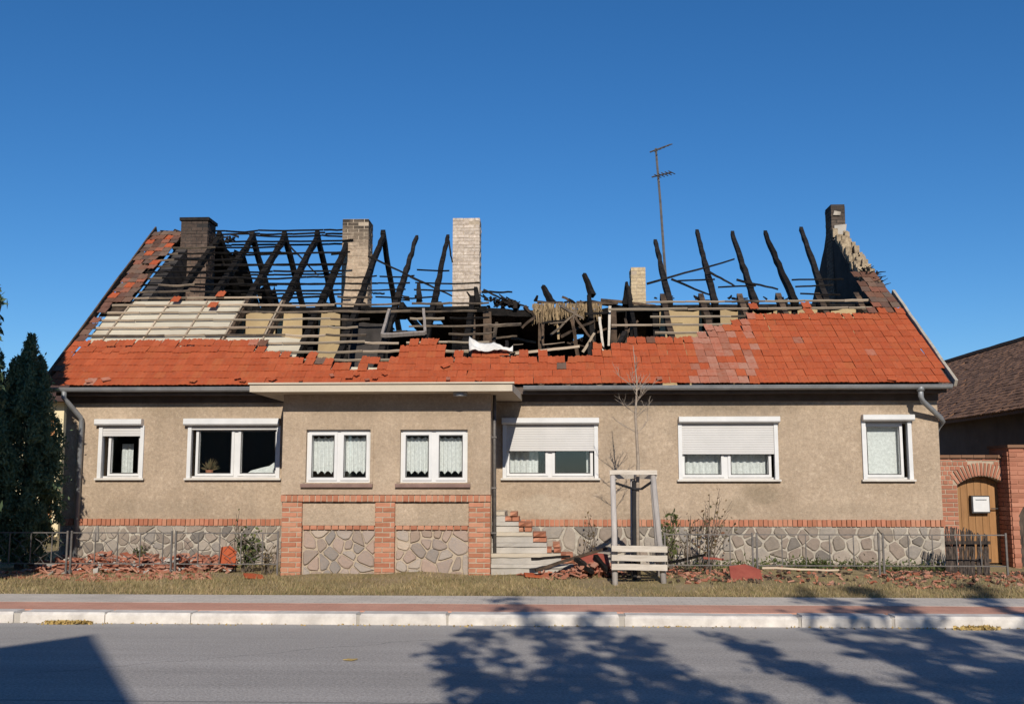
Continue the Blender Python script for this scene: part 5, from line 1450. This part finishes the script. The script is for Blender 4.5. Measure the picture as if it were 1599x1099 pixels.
for (ax, ay, bx, by, Ya, Yb, w_, lab, mt) in [(836,890,948,855,15.6,16.1,.055,'long charred lath slanting from the steps up to the tree guard','char_brown'),
        (830,873,890,868,15.75,15.9,.05,'short charred stick lying across the lowest entrance steps','char'),
        (900,872,925,893,15.7,15.4,.08,'stubby black timber leaning in the red rubble','char'),
        (930,868,948,890,15.8,15.35,.07,'black timber end propped against the left guard stake','char'),
        (1045,878,1100,866,15.9,16.3,.05,'charred stick lying just right of the tree guard','char'),
        (1098,870,1130,873,16.2,16.2,.04,'thin red-brown stick lying below the straggly shrub','red_sheet'),
        (1190,886,1310,890,15.6,15.6,.035,'pale broken roof lath lying along the right fence foot','lath')]:
    mb = MB(); a, b = at(ax,ay,Ya), at(bx,by,Yb); a.z = max(a.z, .14); b.z = max(b.z, .14); mb.beam(a, b, w_, w_*.8, 6, .006, 1, .8); tag(mb.build('charred_timber' if 'char' in mt else 'timber_piece', M[mt]), lab, 'timber')

# leaf litter in the gutter, a single leaf on the road
def litter(px0_, px1_, Y0, Y1, n, label):
    C = []
    for i in range(n):
        px = min(px1_, max(px0_, R.gauss((px0_+px1_)/2, (px1_-px0_)/4))); Y = R.uniform(Y0, Y1); p = at(px, 969, Y); C.append((p.x, Y, .006+R.uniform(0,.02)))
    o = cards(C, .05, n, 'leaf_litter', 'leaf_litter', -.0, .6); tag(o, label, 'leaves', kind='stuff')
litter(72, 142, YK0-.12, YK0-.01, 420, 'small drift of dead leaves against the left kerb')
litter(1490, 1560, YK0-.16, YK0-.01, 260, 'drift of yellow leaves against the right kerb')
C = []
for i in range(260):
    px = R.uniform(0,1599); Y = YK0-.01-abs(R.gauss(0,.06)); p = at(px,969,Y); C.append((p.x,Y,.006))
o = cards(C, .03, 31, 'leaf_litter', 'leaf_litter', 0, .6); tag(o, 'sparse dead leaves along the whole kerb foot', 'leaves', kind='stuff')
lp = atz(548, 1029, .01); mb = MB(); n = 9
mb.prism([(.075*math.cos(6.283*i/n)*(1 if i%2 else .6), .05*math.sin(6.283*i/n)*(1 if i%2 else .6)) for i in range(n)], lambda a, b: (lp.x+a, lp.y+b, .012+.3*a*a*20*.1), lambda a, b: (lp.x+a, lp.y+b, .008))
tag(mb.build('fallen_leaf', M['leaf_litter']), 'single yellow leaf lying on the open road', 'leaf')

# ------------------------------------------------------------------ across the street, behind the camera: what throws the shadows on the road, plus added blockers of sky light
def back(px, py, Yo):        # point at depth Yo whose shadow falls on this pixel of the road
    p = atz(px, py, 0.0); t = (p.y-Yo)/(-SUN.y); return p+SUN*t
Yo = -6.2
A, B_, C_ = back(145, 990, Yo), back(212, 1099, Yo), back(0, 1010, Yo)
ob = thing('unseen_opposite_house', 'house across the street whose gable shadow falls on the road', 'house', (A.x-2, Yo-4, 0))
d1 = (B_-A)*1.35; d2 = (C_-A)*7.0
mb = MB(); mb.prism([(A.x, A.z), (A.x+d1.x, A.z+d1.z), (A.x+d1.x, -.05), (A.x+d2.x, -.05), (A.x+d2.x, A.z+d2.z)], lambda a, b: (a, Yo, b), lambda a, b: (a, Yo-8, b)); mb.build('wall', M['render'], ob)
for (xa, xb, yy, he, hr) in [(6.5, 17.5, -8.5, 4.6, 7.6), (-24, -9.5, -8.0, 4.4, 7.4)]:  # unseen houses added to block sky light and deepen the shadows
    o2 = thing('unseen_opposite_house', 'unseen house added to cut sky light, further %s across the street' % ('right' if xa > 0 else 'left'), 'house', ((xa+xb)/2, yy-3, 0))
    mb = MB(); mb.box(xa, xb, yy-7, yy, -.05, he); mb.build('wall', M['render'], o2)
    mb = MB(); mb.prism([(yy+.4, he), (yy-3.5, hr), (yy-7.4, he)], lambda y, z: (xa-.3, y, z), lambda y, z: (xb+.3, y, z)); mb.build('roof', M['tile_barn'], o2)
def shade_tree(name, label, pts, Yo, base_x, seed, lsz=.13, per=0):
    r = random.Random(seed)
    t = thing(name, label, 'tree', (base_x, Yo, 0), 'street trees on the near side')
    m = MB(); m.tube([(base_x,Yo,-.05),(base_x+.05,Yo,2.0),(base_x,Yo,4.2)], lambda u: .17-.07*u, 10)
    C = []
    for (px, py, rr, start, dy) in pts:
        e = back(px, py, Yo+dy); s_ = Vector((base_x, Yo, start)); mid = s_.lerp(e,.5)+Vector((r.gauss(0,.12),0,-.15))
        m.tube([tuple(s_),tuple(mid),tuple(e)], lambda u: .055*(1-u)+.008, 6)
        L_ = (e-s_).length
        for k in range(int(9*L_/2)+5):
            u = r.uniform(.32,1)**.75; q = (s_.lerp(mid,u*2) if u < .5 else mid.lerp(e,u*2-1)); w_ = rr*(2.6-2.2*u)+.03
            c = q+Vector((r.gauss(0,w_), r.gauss(0,w_), r.gauss(0,w_)))
            m.tube([tuple(q), tuple(c)], .008, 3)
            sp_ = r.uniform(.04, .11)
            for z_ in range(r.randint(10, 24)): C.append((c.x+r.gauss(0,sp_), c.y+r.gauss(0,sp_), c.z+r.gauss(0,sp_)))
    m.build('trunk', M['bark'], t)
    cards(C, lsz, seed, 'green_leaf', 'crown', 0, .8, t)
t1 = back(960, 1099, -3.6).x
shade_tree('street_tree', 'leafy street tree across the road casting the middle shadow',
    [(795,945,.12,3.6,0),(745,985,.13,3.4,.4),(700,1005,.12,3.2,-.3),(690,1012,.10,3.0,.2),(720,1045,.16,2.8,.5),(860,985,.16,3.4,-.4),(930,975,.10,3.3,.3),(900,1020,.22,3.0,0),(985,1000,.12,3.0,-.3),(1030,1040,.2,2.8,.3),(1100,1070,.2,2.6,0),(830,1050,.25,2.8,-.4),(950,1060,.3,2.6,.2),(760,1085,.14,2.6,.1),(1180,1095,.14,2.4,.3)], -3.6, t1, 21)
t2 = back(1560, 1099, -3.6).x
shade_tree('street_tree', 'leafy street tree across the road casting the right-hand shadow',
    [(1240,935,.10,3.8,0),(1325,932,.12,3.9,.3),(1395,955,.10,3.8,-.2),(1500,932,.07,4.0,.3),(1115,990,.08,3.4,.2),(1170,1010,.14,3.2,-.3),(1260,975,.15,3.5,.4),(1230,1035,.14,3.0,.1),(1340,1000,.22,3.4,-.4),(1440,985,.22,3.5,0),(1540,985,.2,3.6,.4),(1600,1000,.25,3.5,0),(1300,1050,.16,3.0,.3),(1420,1045,.25,3.0,-.3),(1530,1050,.3,3.0,.2),(1620,1060,.3,3.0,-.2),(1380,1085,.14,2.7,.1)], -3.6, t2, 33)

# ------------------------------------------------------------------ done
print('objects', len(bpy.data.objects), 'tris', sum(len(o.data.polygons) for o in bpy.data.objects if o.type == 'MESH'))
